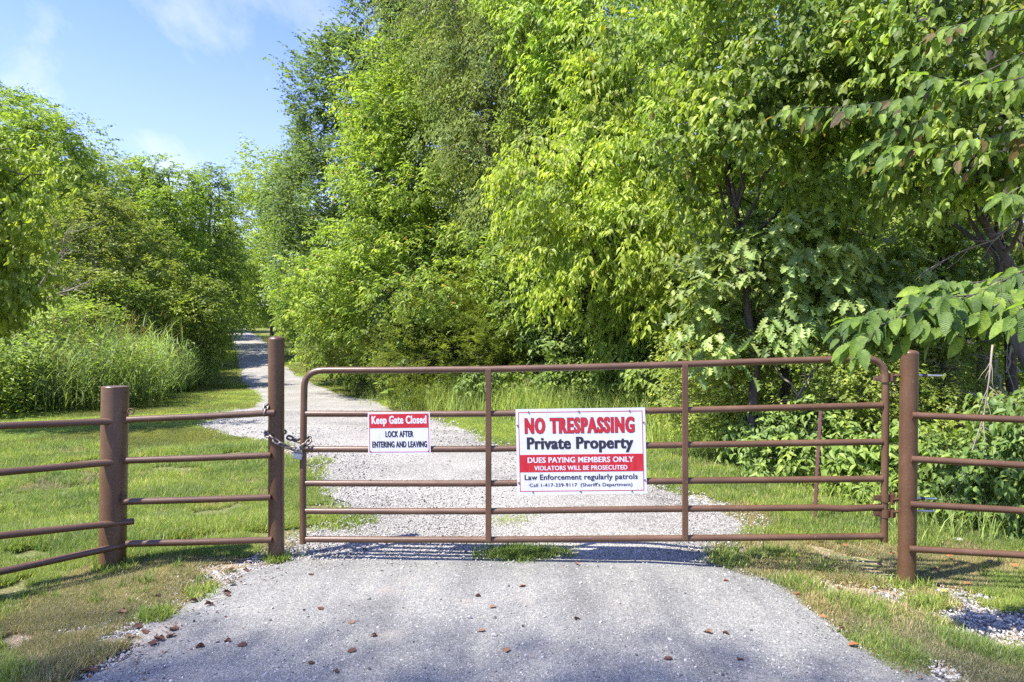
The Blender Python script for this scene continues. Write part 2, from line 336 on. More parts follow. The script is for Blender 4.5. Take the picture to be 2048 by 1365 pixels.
# lawn / soil: one sheet to the horizon
def axis(dense, lo, hi):
    a = list(dense); s = dense[1] - dense[0]; x = dense[-1]; st = s
    while x < hi: st *= 1.18; x += st; a.append(x)
    x = dense[0]; st = s; b = []
    while x > lo: st *= 1.18; x -= st; b.append(x)
    return np.array(b[::-1] + a)
gx = axis(np.arange(-6, 6.01, 0.1), -900, 900); gy = axis(np.arange(2, 14.01, 0.1), -300, 1500)
GX, GY = np.meshgrid(gx, gy); GZ = hgt(GX, GY)
nn = noise3(np.stack([GX.ravel() * 1.8, GY.ravel() * 1.8, GX.ravel() * 0], 1)).reshape(GX.shape)
GZ += lump(GX, GY) - 0.012 * (np.abs(GX) < 60)
inside = in_road(GX, GY, -.15) | in_apron(GX, GY, -.15); GZ[inside] -= 0.03
# verge masks: red = gravel showing, green = dry thatch
def masks(X, Y):
    dl = np.interp(Y, AY, AL) - X; dr = X - np.interp(Y, AY, AR)
    nearl = np.where(Y < 5.2, np.clip(1.15 - dl / 0.62, 0, 1) * (dl > -0.3), 0); nearr = np.where(Y < 5.2, np.clip(1.1 - dr / 1.1, 0, 1) * (dr > -0.3), 0)
    rl = np.interp(Y, RY, RL) - X; rr = X - np.interp(Y, RY, RR)
    nr = np.where((Y > 4.7) & (Y < 30), np.maximum(np.clip(1 - np.abs(rl) / 0.35, 0, 1), np.clip(1 - np.abs(rr) / 0.45, 0, 1)), 0)
    # gravel patch by the right post
    gp = np.clip(1.3 - np.hypot((X - 2.75) / 1.1, (Y - 4.05) / 0.55), 0, 1) * 0.72
    # turnout gravel right of the far road
    tp = np.clip(1.2 - np.hypot((X + 4.3) / 1.3, (Y - 20.5) / 3.2), 0, 1)
    gravel = np.clip(np.maximum.reduce([nearl * 0.75, nearr * 0.55, nr * 0.75, gp, tp]), 0, 1)
    dry = np.maximum(np.where(Y < 4.9, np.clip(1.35 - dl / 1.0, 0, 1) * (dl > -0.3), 0), np.where(Y < 5.6, np.clip(1.3 - dr / 1.6, 0, 1) * (dr > -0.3), 0) * 0.8)
    dry = np.maximum(dry, nr * 0.6)
    return gravel, dry
g_, d_ = masks(GX, GY)
i = (np.arange(len(gy) - 1)[:, None] * len(gx) + np.arange(len(gx) - 1)[None]).ravel()
idx = np.stack([i, i + 1, i + len(gx) + 1, i + len(gx)], 1).ravel()
me = mesh('ground', np.stack([GX, GY, GZ], 2).reshape(-1, 3), idx=idx, tot=np.full(len(i), 4), col=np.stack([g_.ravel(), d_.ravel(), d_.ravel() * 0], 1), smooth=True)
tag(obj('ground', me, M_SOIL), kind='structure')
def road_dz(X, Y, u):
    e = np.minimum(u, 1 - u)[None] * 2
    return 0.006 + 0.03 * np.clip(e * 3, 0, 1) * np.clip((Y - 4.8) / 0.5, 0.0, 1) + 0.006 * np.sin(X * 2.1) * np.sin(Y * 1.3)
ys = np.concatenate([np.arange(RY[0], 14, 0.08), np.arange(14, 40, 0.4), np.arange(40, RY[-1], 1.0)])
sheet('gravel_road', ys, (RY, RL), (RY, RR), 60, road_dz, M_GRAVEL, 0.05)
ys = np.concatenate([np.arange(-9, 2, 0.4), np.arange(2, AY[-1] + 0.02, 0.05)])
sheet('pavement', ys, (AY, AL), (AY, AR), 90, lambda X, Y, u: 0.010 + 0.012 * np.clip(np.minimum(u, 1 - u)[None] * 12, 0, 1) * np.clip((AY[-1] - Y) * 4, 0.2, 1), M_APRON, 0.07)

# ------------------------------------------------------------------ foliage machinery
def scatter(name, label, cat, P, rot, scl, ind, sources, kind='stuff', parent=None):
    me = bpy.data.meshes.new(name); me.vertices.add(len(P)); me.vertices.foreach_set('co', np.asarray(P, np.float32).ravel())
    a = me.attributes.new('rot', 'FLOAT_VECTOR', 'POINT'); a.data.foreach_set('vector', np.asarray(rot, np.float32).ravel())
    a = me.attributes.new('scl', 'FLOAT_VECTOR', 'POINT'); a.data.foreach_set('vector', np.asarray(scl, np.float32).ravel())
    a = me.attributes.new('ind', 'INT', 'POINT'); a.data.foreach_set('value', np.asarray(ind, np.int32))
    o = obj(name, me, None, parent); tag(o, label, cat, kind=kind)
    col_ = bpy.data.collections.new(name + '_pieces')
    for k, m_ in enumerate(sources):
        so_ = bpy.data.objects.new(f'{name}_piece_{k:02d}', m_); col_.objects.link(so_)
    ng = bpy.data.node_groups.new(name + '_scatter', 'GeometryNodeTree')
    ng.interface.new_socket('Geometry', in_out='INPUT', socket_type='NodeSocketGeometry'); ng.interface.new_socket('Geometry', in_out='OUTPUT', socket_type='NodeSocketGeometry')
    N_ = ng.nodes.new; gi = N_('NodeGroupInput'); go = N_('NodeGroupOutput'); ci = N_('GeometryNodeCollectionInfo'); ci.inputs[0].default_value = col_
    ci.inputs['Separate Children'].default_value = True; ci.inputs['Reset Children'].default_value = True
    ip = N_('GeometryNodeInstanceOnPoints'); ip.inputs['Pick Instance'].default_value = True
    def na(nm, ty): x = N_('GeometryNodeInputNamedAttribute'); x.data_type = ty; x.inputs['Name'].default_value = nm; return x.outputs['Attribute']
    l = ng.links.new; l(gi.outputs[0], ip.inputs['Points']); l(ci.outputs[0], ip.inputs['Instance']); l(na('ind', 'INT'), ip.inputs['Instance Index'])
    er = N_('FunctionNodeEulerToRotation'); l(na('rot', 'FLOAT_VECTOR'), er.inputs[0]); l(er.outputs[0], ip.inputs['Rotation']); l(na('scl', 'FLOAT_VECTOR'), ip.inputs['Scale']); l(ip.outputs[0], go.inputs[0])
    md = o.modifiers.new('scatter', 'NODES'); md.node_group = ng
    return o
def tmpl(kind):
    if kind == 'rhomb':
        V = [(0, 0, 0), (.42, -.5, .14), (1, 0, -.06), (.42, .5, .14)]; Fc = [(0, 2, 1), (0, 3, 2)]
    elif kind == 'ovate':
        V = [(0, 0, 0), (.22, -.42, .10), (.62, -.36, .08), (1, 0, -.14), (.62, .36, .08), (.22, .42, .10), (.5, 0, 0)]
        Fc = [(0, 6, 2, 1), (6, 3, 2), (0, 5, 4, 6), (6, 4, 3)]
    elif kind == 'oak':
        half = [(.12, .10), (.22, .34), (.30, .14), (.42, .48), (.52, .18), (.66, .50), (.74, .20), (.90, .30)]
        V = [(0, 0, 0)] + [(a, b, .10 * b / .5) for a, b in half] + [(1, 0, -.05)] + [(a, -b, .10 * b / .5) for a, b in half] + [(.3, 0, 0), (.52, 0, 0), (.74, 0, 0)]
        n = len(half); R = list(range(1, n + 1)); T = n + 1; Lh = list(range(n + 2, 2 * n + 2)); m1, m2, m3 = 2 * n + 2, 2 * n + 3, 2 * n + 4
        Fc = []
        for H, fl in ((R, 0), (Lh, 1)):
            q = [(0, m1, H[2], H[0]), (H[0], H[2], H[1]), (m1, m2, H[4], H[2]), (H[2], H[4], H[3]), (m2, m3, H[6], H[4]), (H[4], H[6], H[5]), (m3, T, H[7], H[6])]
            Fc += [f[::-1] for f in q] if fl else q
    elif kind == 'elm':
        # serrated, folded, drooping leaf with many edge points
        V = []; Fc = []; N = 9
        ts = [k / N for k in range(N + 1)]
        for t_ in ts: V.append((t_, 0, 0.02 - 0.22 * t_ * t_))
        w = lambda t_: 0.5 * (math.sin(PI * min(1, t_ ** 0.8)) ** 0.75)
        for sg in (1, -1):
            b0 = len(V)
            for k in range(1, N):
                t_ = ts[k]; V.append((t_ - 0.035, sg * w(t_), 0.10 * w(t_) * 2 - 0.22 * t_ * t_ + 0.02)); V.append((t_ + 0.02, sg * w(t_) * 0.88, 0.085 * w(t_) * 2 - 0.22 * t_ * t_ + 0.02))
            for k in range(N):
                o1 = b0 + 2 * (k - 1) + 1 if k > 0 else 0; o2 = b0 + 2 * k if k < N - 1 else N
                q = [k] + ([o1] if k > 0 else []) + ([o2] if k < N - 1 else []) + [k + 1]
                Fc.append(tuple(q) if sg < 0 else tuple(q[::-1]))
                if k < N - 1: 
                    tri = (k + 1, o2, o2 + 1); Fc.append(tri[::-1] if sg > 0 else tri)
        return np.array(V, float), Fc
    return np.array(V, float), Fc
TM = {k: tmpl(k) for k in ('rhomb', 'ovate', 'oak', 'elm')}
def unit(a): return a / (np.linalg.norm(a, axis=1)[:, None] + 1e-9)
def place_leaves(P, D, N, L, Wd, col, kind, curl=None):
    T, Fc = TM[kind]; n = len(P); D = unit(D); Sd = unit(np.cross(D, N)); Nn = np.cross(Sd, D)
    V = P[:, None] + (T[None, :, 0, None] * L[:, None, None]) * D[:, None] + (T[None, :, 1, None] * Wd[:, None, None]) * Sd[:, None] + (T[None, :, 2, None] * L[:, None, None]) * Nn[:, None]
    fl = np.array([i for f in Fc for i in f]); tt = np.array([len(f) for f in Fc])
    idx = (np.arange(n)[:, None] * len(T) + fl[None]).ravel(); tot = np.tile(tt, n)
    return V.reshape(-1, 3), idx, tot, np.repeat(col, len(T), 0)
LEAF_OBJ_MESH = {}
def leaf_variants(kind, cols):
    out = []
    for c_ in cols:
        T, Fc = TM[kind]; V = T.copy(); V[:, 1] *= 0.52 if kind == 'elm' else 0.62
        if kind != 'elm': V[:, 2] = V[:, 2] * random.uniform(.7, 1.6) - 0.15 * V[:, 0] ** 2
        else: V[:, 2] *= random.uniform(.6, 1.6)
        out.append(mesh('leaf', V, faces=Fc, col=np.repeat([c_], len(V), 0), smooth=(kind == 'elm')))
    return out
def gen_crown(lobes, dens, L, pal, kind='rhomb', wl=0.55, droop=0.12, ldroop=0.32, slen=0.5, per=9, seed=1, back=0.35, fill=0.25, bump=0.2, rag=0.0, nup=1.0, bumpf=1.0, yellow=0.0, cull=0.75, dmul=1.0):
    r = np.random.RandomState(seed); PP, OO = [], []
    Cs = np.array([at(l[0], l[1], l[2]) for l in lobes]); Rs = np.array([(l[3] / F * l[2], l[5], l[4] / F * l[2]) for l in lobes])
    for k, (C, R) in enumerate(zip(Cs, Rs)):
        p = 1.6; A = 4 * PI * (((R[0] * R[1]) ** p + (R[0] * R[2]) ** p + (R[1] * R[2]) ** p) / 3) ** (1 / p)
        n = int(A * dens * dmul)
        u = unit(r.normal(size=(n, 3))); rad = 1 - np.abs(r.normal(size=n)) * 0.10
        inn = r.rand(n) < fill; rad[inn] = r.uniform(0.45, 0.92, inn.sum())
        rad += rag * np.maximum(0, r.normal(size=n) - 0.6) * (u[:, 2] > -0.6)
        P = C + u * R * rad[:, None]
        b = noise3(P, bumpf * 2.2 / max(0.6, R.mean()) ** 0.6) * 1.15 + .35 * noise3(P + 7, bumpf * 5.5 / max(0.6, R.mean()) ** 0.6); P = C + (P - C) * (1 + bump * b)[:, None]
        keep = np.ones(n, bool)
        for j in range(len(Cs)):
            if j != k:
                q = np.linalg.norm((P - Cs[j]) / Rs[j], axis=1); keep &= ~((q < cull) & (r.rand(n) < 0.85))
        keep &= ~((u[:, 1] > 0.35) & (r.rand(n) > back))
        keep &= P[:, 2] > hgt(P[:, 0], P[:, 1]) + 0.05
        keep &= b > -1.15
        PP.append(P[keep]); OO.append(unit(u / R)[keep])
    P = np.concatenate(PP); O = np.concatenate(OO); n = len(P)
    a = unit(O * 0.75 + r.normal(size=(n, 3)) * 0.45 + np.array([0, 0, -droop])); a[:, 2] = np.clip(a[:, 2], -0.85, 0.75)
    sl_ = slen * r.uniform(0.6, 1.3, n)
    up = np.array([0, 0, 1.0]); s = unit(np.cross(a, np.tile(up, (n, 1))) + 1e-4)
    pal = np.array(pal) * np.array([1.56, 1.40, 1.08]); w = r.rand(n)[:, None]; pc = pal[0] * (1 - w) + pal[1] * w
    # clump-wise tone over about half a metre
    pc = pc * (1 + 0.16 * noise3(P, 1.7 / max(0.25, L * 4)))[:, None].clip(0.6, 1.5)
    LP, LD, LN, LL, LC = [], [], [], [], []
    for j in range(per):
        t = (j + 0.5 + r.uniform(-.3, .3, n)) / per; sg = 1 if j % 2 else -1
        base = P + a * (t * sl_)[:, None] + r.normal(size=(n, 3)) * 0.03 * slen + np.array([0, 0, -1]) * (droop * 0.35 * sl_ * t ** 2)[:, None]
        d = a * 0.55 + s * sg * 0.85 + np.array([0, 0, -ldroop]) + r.normal(size=(n, 3)) * 0.28
        nn_ = up * nup + O * 0.45 + r.normal(size=(n, 3)) * 0.38
        l = L * r.uniform(0.5, 1.28, n); cc = pc * (1 + r.normal(size=(n, 1)) * 0.10).clip(0.7, 1.35)
        if yellow:
            yv = r.rand(n) < yellow; cc[yv] = np.array([0.32, 0.25, 0.04]) * r.uniform(.6, 1.1, (yv.sum(), 1))
        LP.append(base); LD.append(d); LN.append(nn_); LL.append(l); LC.append(cc)
    return dict(P=np.concatenate(LP), D=np.concatenate(LD), N=np.concatenate(LN), L=np.concatenate(LL), C=np.concatenate(LC), kind=kind, wl=wl, tips=P, axes=a, slen=slen, L0=L, per=per, droop=droop, ldroop=ldroop, nup=nup, pal=pal, yellow=yellow, seed=seed, C0=Cs, R0=Rs)
NT = 0
PITCH = [-.8, -.4, 0.0, .4]
def instanced_crown(root, g, m, name):
    r = np.random.RandomState(g['seed'] + 900); a = g['axes']; n = len(a); src = []
    for pv in PITCH:
        for v in range(2):
            ax = np.array([math.cos(pv), 0, math.sin(pv)]); per = g['per']; t = (np.arange(per) + .5 + r.uniform(-.3, .3, per)) / per; sg = np.where(np.arange(per) % 2, 1., -1.)[:, None]
            B = ax[None] * (t * g['slen'])[:, None] + r.normal(size=(per, 3)) * .05 * g['slen'] + np.array([0, 0, -1]) * (g['droop'] * .35 * g['slen'] * t ** 2)[:, None]
            D = ax * .55 + np.array([0, 1., 0]) * sg * .85 + np.array([0, 0, -g['ldroop']]) + r.normal(size=(per, 3)) * .3
            N = np.array([.35, 0, g['nup']]) + r.normal(size=(per, 3)) * .4
            Ls = g['L0'] * r.uniform(.5, 1.28, per); w = r.rand(per, 1); C = (np.array(g['pal'][0]) * (1 - w) + np.array(g['pal'][1]) * w) * r.uniform(.85, 1.18, (per, 1))
            if g['yellow'] and v == 1 and pv == 0.0: C[per // 2] = (.34, .25, .05)
            V, i_, t_, c_ = place_leaves(B, D, N, Ls, Ls * g['wl'], C, g['kind'])
            if True:   # the spray's own thin stem
                q = np.array([[0, 0, 0], ax * g['slen'] - [0, 0, g['droop'] * .35 * g['slen']]]); th = max(.002, g['L0'] * .03); k = len(V)
                SV = np.array([q[0] + [0, th, 0], q[0] - [0, th, 0], q[1], q[0] + [0, 0, th * 1.6]]); V = np.concatenate([V, SV]); i_ = np.concatenate([i_, [k, k + 1, k + 2, k, k + 2, k + 3]]); t_ = np.concatenate([t_, [3, 3]]); c_ = np.concatenate([c_, np.tile([[.12, .10, .06]], (4, 1))])
            me = mesh('spray', V, idx=i_, tot=t_, col=c_); me.materials.append(m); src.append(me)
    pit = np.arcsin(np.clip(a[:, 2], -1, 1)); ind = np.argmin(np.abs(pit[:, None] - np.array(PITCH)[None]), 1) * 2 + r.randint(0, 2, n)
    rot = np.stack([r.normal(size=n) * .15, r.normal(size=n) * .15, np.arctan2(a[:, 1], a[:, 0])], 1); sc = r.uniform(.7, 1.3, n)
    return scatter(name, None, None, g['tips'] - np.array(root.location), rot, np.stack([sc] * 3, 1), ind, src, parent=root if isinstance(root, bpy.types.Object) else None)
def build_crown(root, g, m, parts=0, name='crown', pcols=None):
    global NT
    if not parts and 'axes' in g: return instanced_crown(root, g, m, name)
    P, D, N, L, C = g['P'], g['D'], g['N'], g['L'], g['C']
    ok = np.ones(len(P), bool)
    if parts:
        dep = P[:, 1] - 0 * L; px = CX + F * P[:, 0] / np.maximum(P[:, 1], .1); py = CY - F * (P[:, 2] - EYE) / np.maximum(P[:, 1], .1)
        vis = (px > 5) & (px < 2043) & (py > 5) & (py < 1360)
        sc = np.where(vis, L / np.maximum(P[:, 1], 0.5), 0)
        # the leaves that show largest and lie on the near side of the crown
        sc = sc * (1 + 1.5 * (-(P[:, 1] - np.median(P[:, 1])) > 0))
        sel = np.argsort(-sc)[:parts]; ok[sel] = False
        cols = pcols or [C[sel[k]] for k in range(0, len(sel), max(1, len(sel) // 6))][:6]
        vs = leaf_variants(g['kind'] if g['kind'] != 'rhomb' else 'ovate', cols)
        for v in vs: v.materials.append(m)
        Dn = unit(D[sel]); Sn = unit(np.cross(Dn, N[sel])); Nn = np.cross(Sn, Dn)
        loc = np.array(root.location)
        for q, k in enumerate(sel):
            o = bpy.data.objects.new('leaf', vs[q % len(vs)]); S.collection.objects.link(o); o.parent = root
            l = L[k]; M = Matrix([[Dn[q][0] * l, Sn[q][0] * l * g['wl'] / .62, Nn[q][0] * l, P[k][0] - loc[0]], [Dn[q][1] * l, Sn[q][1] * l * g['wl'] / .62, Nn[q][1] * l, P[k][1] - loc[1]],
                                  [Dn[q][2] * l, Sn[q][2] * l * g['wl'] / .62, Nn[q][2] * l, P[k][2] - loc[2]], [0, 0, 0, 1]])
            o.matrix_local = M
    V, idx, tot, col = place_leaves(P[ok], D[ok], N[ok], L[ok], L[ok] * g['wl'], C[ok], g['kind'])
    V = V - np.array(root.location)
    NT += int((tot - 2).sum())
    o = obj(name, mesh(name, V, idx=idx, tot=tot, col=col), m, root); o['kind'] = 'stuff'
    return o
def wood(root, base, g, r0, mtl, seed=0, twigs=40, r_tw=0.008, lean=0.0, trunks=1, top=None, name='trunk'):
    rd = random.Random(seed); mb = MB(); loc = Vector(root.location); base = Vector(base)
    Cs = [Vector(c_) for c_ in g['C0']]
    tp = max(Cs, key=lambda q: q.z); tpz = top or tp.z
    def curve(a, b, ra, rb, n=7, wob=0.06):
        d = (b - a).length; P_ = []; R_ = []
        for i in range(n):
            t = i / (n - 1); p = a.lerp(b, t) + Vector((rd.uniform(-1, 1), rd.uniform(-1, 1), rd.uniform(-1, 1))) * d * wob * math.sin(PI * t)
            P_.append(p - loc); R_.append(ra + (rb - ra) * t)
        mb.tube(P_, R_, 7 if ra > .03 else 4, caps=False); return P_
    main = Vector((base.x * 0.55 + tp.x * 0.45, base.y * 0.6 + tp.y * 0.4, tpz))
    curve(base + Vector((0, 0, -0.15)), main, r0, r0 * 0.25, 9, 0.035)
    for q in Cs:
        t = min(0.85, max(0.12, (q.z - base.z) / max(0.5, tpz - base.z) * 0.7)); a = (base).lerp(main, t)
        curve(a, q, r0 * (1 - t) * 0.55 + 0.01, 0.012, 7)
    T = g['tips']
    for k in range(twigs):
        p = Vector(T[rd.randrange(len(T))]); q = min(Cs, key=lambda z: (z - p).length)
        curve(q.lerp(p, 0.15), p, r_tw * 1.6, r_tw * 0.4, 5, 0.10)
    return mb.obj(name, mtl, root, auto=0)
# palettes (linear reflectance)
BRIGHT = [(0.125, 0.20, 0.045), (0.175, 0.25, 0.060)]; VBRIGHT = [(0.145, 0.212, 0.042), (0.195, 0.262, 0.054)]
MID = [(0.105, 0.17, 0.045), (0.15, 0.22, 0.055)]; DARK = [(0.085, 0.14, 0.045), (0.125, 0.19, 0.055)]
GREY = [(0.115, 0.17, 0.075), (0.165, 0.22, 0.09)]; BLUE = [(0.085, 0.145, 0.06), (0.135, 0.20, 0.085)]
def tree(name, label, cat, basepx, lobes, dens, L, pal, r0=0.12, bark=None, parts=0, twigs=40, wkw={}, m=None, group=None, wood_on=True, far=1.0, **kw):
    if far != 1.0:
        basepx = (basepx[0], basepx[1], basepx[2] * far); lobes = [(l[0], l[1], l[2] * far, l[3], l[4], l[5] * far) for l in lobes]; L *= far ** .6; dens /= far ** 1.2; kw['slen'] = kw.get('slen', .5) * far ** .6
    bx, by, bY = basepx
    X = (bx - CX) / F * bY; base = Vector((X, bY, float(hgt(X, bY))))
    root = thing(name, label, cat, base, group)
    g = gen_crown(lobes, dens, L, pal, dmul=(1.15 if parts else 2.0), **kw)
    if wood_on: wood(root, base, g, r0, bark or M_BARK, seed=kw.get('seed', 0), twigs=twigs, **wkw)
    build_crown(root, g, m or M_LEAF, parts)
    return root
exec_trees = True
# ---- right side, far to near
if exec_trees:
    tree('roadside_tree', 'yellow green tree rising against the sky at the far end of the road, right side', 'tree', (545, 0, 62),
         [(520, 345, 62, 42, 48, 2.2), (555, 410, 60, 60, 70, 3), (500, 470, 60, 48, 90, 3), (560, 530, 58, 70, 80, 3), (530, 590, 62, 34, 50, 2)], 6.0, 0.24, [(0.16, 0.235, 0.05), (0.21, 0.285, 0.065)], r0=.2, seed=11, slen=.8, per=8, bump=.25)
    tree('roadside_tree', 'pale green bushy tree where the road bends out of sight', 'tree', (500, 0, 100),
         [(500, 600, 100, 60, 45, 4), (450, 590, 104, 45, 40, 4), (545, 590, 96, 50, 60, 4), (480, 520, 108, 70, 60, 4)], 2.0, 0.34, MID, r0=.2, seed=12, slen=1.1, per=8)
    tree('bush', 'sunlit yellow green bush on the verge at the top of the road', 'bush', (500, 0, 97),
         [(497, 632, 97, 34, 14, 1.5), (525, 640, 94, 28, 16, 1.5)], 6, 0.25, VBRIGHT, r0=.05, seed=13, slen=.6, per=8, twigs=5)
    tree('roadside_tree', 'medium green tree leaning over the right verge halfway up the road', 'tree', (585, 0, 44),
         [(590, 500, 44, 60, 90, 2.4), (578, 592, 46, 44, 56, 2), (620, 590, 38, 60, 60, 2), (570, 430, 50, 50, 50, 2.4), (610, 645, 40, 36, 32, 1.5)], 9, 0.18, MID, r0=.14, seed=14, slen=.6, per=8)
    tree('tall_dark_tree', 'tallest tree, dark blue green crown against the sky right of the road', 'tree', (730, 0, 25),
         [(850, -70, 25, 140, 130, 3), (790, 60, 25, 88, 100, 2.6), (715, 190, 25, 78, 110, 2.6), (668, 265, 25, 66, 80, 2.2), (622, 290, 25.5, 34, 44, 1.2), (612, 385, 26, 36, 60, 1.4), (715, 350, 25, 120, 110, 3), (640, 420, 25, 80, 100, 2.6),
          (870, 70, 25, 110, 120, 2.8), (628, 520, 26, 44, 90, 2), (690, 520, 25, 110, 100, 2.4), (700, 130, 25, 36, 50, 1.2)], 17, 0.135, [(0.055, 0.10, 0.048), (0.10, 0.155, 0.07)], r0=.3, seed=15, slen=.55, per=9, droop=-.05, ldroop=.15, rag=.14, bump=.22, twigs=120, m=M_LEAF)
    tree('wood_edge_tree', 'broad bright yellow green tree with tiered boughs in front of the tall dark tree', 'tree', (820, 0, 18.5),
         [(865, 120, 19, 62, 45, 1.3), (815, 200, 18.6, 85, 55, 1.5), (760, 240, 18.5, 55, 50, 1.2), (850, 290, 18, 105, 62, 1.6), (770, 350, 18, 70, 60, 1.4), (900, 385, 17.5, 95, 62, 1.6), (790, 430, 17.7, 75, 50, 1.4),
          (745, 500, 18, 85, 45, 1.4), (860, 500, 17, 100, 60, 1.5), (700, 560, 18.5, 85, 50, 1.4), (810, 590, 17, 120, 60, 1.6), (660, 620, 19, 65, 55, 1.3), (745, 655, 18.3, 90, 50, 1.4), (960, 520, 16.3, 70, 60, 1.3), (900, 600, 16.4, 80, 50, 1.3)],
         30, 0.115, BRIGHT, r0=.16, far=1.12, seed=16, slen=.38, per=9, kind='ovate', wl=.5, bump=.36, bumpf=1.5, droop=.1, ldroop=.4, twigs=90, yellow=.004, fill=.18, rag=.1)
    tree('slender_leaved_tree', 'greyish green small leaved tree with bare grey twigs behind the brightest tree', 'tree', (1010, 0, 15.5),
         [(900, 10, 17, 100, 80, 1.8), (950, 110, 16, 100, 90, 1.8), (1050, 60, 15.5, 130, 110, 1.8), (1010, 210, 15, 120, 90, 1.6), (1110, 180, 14.5, 120, 110, 1.6), (960, 300, 15, 90, 60, 1.2), (1060, 330, 14.5, 110, 80, 1.3), (1000, 420, 14.5, 90, 60, 1.2), (940, 200, 15.5, 70, 60, 1.2)],
         30, 0.085, GREY, r0=.16, far=1.2, seed=17, slen=.5, per=12, droop=.9, ldroop=.9, wl=.42, bark=M_TWIG, twigs=420, wkw=dict(r_tw=.009), bump=.34, fill=.3, rag=.12)
    tree('wood_edge_tree', 'deep green full tree filling the wood edge behind the cedar', 'tree', (1120, 0, 15),
         [(1060, 480, 14.5, 110, 90, 1.5), (1160, 560, 13.5, 120, 100, 1.4), (1060, 600, 14, 90, 60, 1.2), (1240, 480, 14, 130, 150, 1.6), (1180, 330, 15, 160, 130, 1.8)], 26, 0.10, MID, r0=.14, far=1.15, seed=18, slen=.36, per=9, kind='ovate', wl=.55, bump=.26)
    tree('drooping_shrub', 'silvery green drooping shrub with arching bare twigs left of the cedar', 'shrub', (880, 0, 15),
         [(870, 585, 14.8, 95, 48, 1.1), (940, 625, 14.3, 70, 40, .9), (800, 610, 15.3, 50, 42, .9)], 55, 0.075, GREY, r0=.05, far=1.25, seed=19, slen=.4, per=11, droop=1.0, ldroop=.8, bark=M_TWIG, twigs=160, wkw=dict(r_tw=.006), bump=.4, rag=.25)
    tree('wood_edge_bush', 'low leafy bush at the verge between the road and the drooping shrub', 'bush', (745, 0, 19),
         [(700, 690, 22, 70, 38, 1.4), (770, 715, 19, 75, 42, 1.2), (840, 735, 17, 60, 40, 1.0), (650, 690, 26, 50, 30, 1.3), (800, 680, 17.5, 80, 40, 1.0)], 36, 0.10, [(0.09, 0.135, 0.04), (0.14, 0.19, 0.06)], r0=.04, far=1.08, seed=20, slen=.35, per=8, kind='ovate', wl=.45, twigs=20)
def cedar(name, label, bpx, blobs, seed, far=1.28):
    bpx = (bpx[0], bpx[1] * far); blobs = [(l[0], l[1], l[2] * far, l[3], l[4], l[5] * far) for l in blobs]
    X = (bpx[0] - CX) / F * bpx[1]; root = thing(name, label, 'cedar tree', (X, bpx[1], float(hgt(X, bpx[1]))))
    g = gen_crown(blobs, 90, 0.085, [(0.075, 0.115, 0.028), (0.125, 0.165, 0.035)], kind='rhomb', wl=.16, droop=-.1, ldroop=-.15, slen=.5, per=40, seed=seed, bump=.45, rag=.25, fill=.35, nup=.3)
    wood(root, root.location, g, .07, M_BARK, seed=seed, twigs=60, r_tw=.005); build_crown(root, g, M_LEAF)
cedar('cedar_tree', 'feathery green cedar with upswept sprays behind the gate top rail', (985, 13.2), [(930, 690, 13.4, 70, 60, .8), (1010, 660, 13, 60, 75, .8), (870, 730, 14, 55, 45, .7), (1060, 720, 12.6, 60, 45, .7), (985, 600, 13.6, 45, 40, .6)], 31)
# ---- brightest trees, lit from the left
tree('bright_leaved_tree', 'brightest lime green tree with large hanging leaves in the centre of the wood edge', 'tree', (1200, 0, 10.8),
     [(1045, 370, 10.3, 50, 55, .8), (1080, 450, 10, 55, 50, .8), (1150, 400, 9.8, 85, 70, .9), (1190, 300, 10.2, 70, 70, .9), (1140, 500, 9.6, 75, 55, .8), (1250, 470, 9.4, 85, 75, .9), (1290, 350, 9.6, 90, 80, .9), (1330, 540, 9.2, 80, 60, .8), (1220, 200, 10.4, 70, 65, .9), (1390, 440, 9.2, 70, 70, .8), (1160, 560, 9.5, 60, 40, .6), (1400, 540, 9.1, 60, 60, .6), (1290, 610, 9.3, 60, 36, .6)],
     46, 0.125, VBRIGHT, r0=.12, far=1.32, seed=41, slen=.36, per=8, kind='ovate', wl=.46, droop=.35, ldroop=1.1, nup=.7, bump=.28, parts=300, twigs=60, yellow=.004, fill=.2)
tree('bright_leaved_tree', 'yellow green leafy boughs reaching up to the top edge above the brightest tree', 'tree', (1190, 0, 11.6),
     [(1080, 60, 12, 75, 50, 1), (1160, 100, 11.2, 85, 60, 1), (1230, 30, 11, 110, 80, 1.1), (1300, 140, 10.5, 90, 80, 1), (1120, 180, 11.8, 55, 35, .8), (1090, -60, 12, 120, 70, 1.2), (1380, 240, 10, 90, 90, 1)],
     42, 0.125, BRIGHT, r0=.13, far=1.32, seed=42, slen=.36, per=8, kind='ovate', wl=.48, droop=.3, ldroop=.9, nup=.8, bump=.28, parts=300, twigs=50, yellow=.006, fill=.2)
tree('bright_leaved_shrub', 'small lime green shrub with hanging leaves just above the large sign', 'shrub', (1260, 0, 10.6),
     [(1245, 655, 10.2, 50, 34, .5), (1290, 690, 10, 60, 32, .5), (1230, 705, 10.2, 40, 28, .5), (1350, 650, 9.8, 60, 40, .6)], 60, 0.10, BRIGHT, r0=.03, far=1.34, seed=43, slen=.28, per=8, kind='ovate', wl=.5, ldroop=1.3, nup=.6, twigs=20)
tree('shaded_understory_tree', 'bluish green young tree with round leaves between the cedar and the oak', 'tree', (1170, 0, 11.8),
     [(1130, 620, 12, 80, 60, .8), (1200, 600, 11.6, 80, 70, .8), (1120, 690, 11.8, 80, 40, .7), (1190, 680, 11.3, 80, 50, .7), (1110, 560, 12.4, 60, 50, .8)], 46, 0.085, BLUE, r0=.05, far=1.30, seed=44, slen=.32, per=8, kind='ovate', wl=.62, twigs=40, m=M_DARKLEAF)
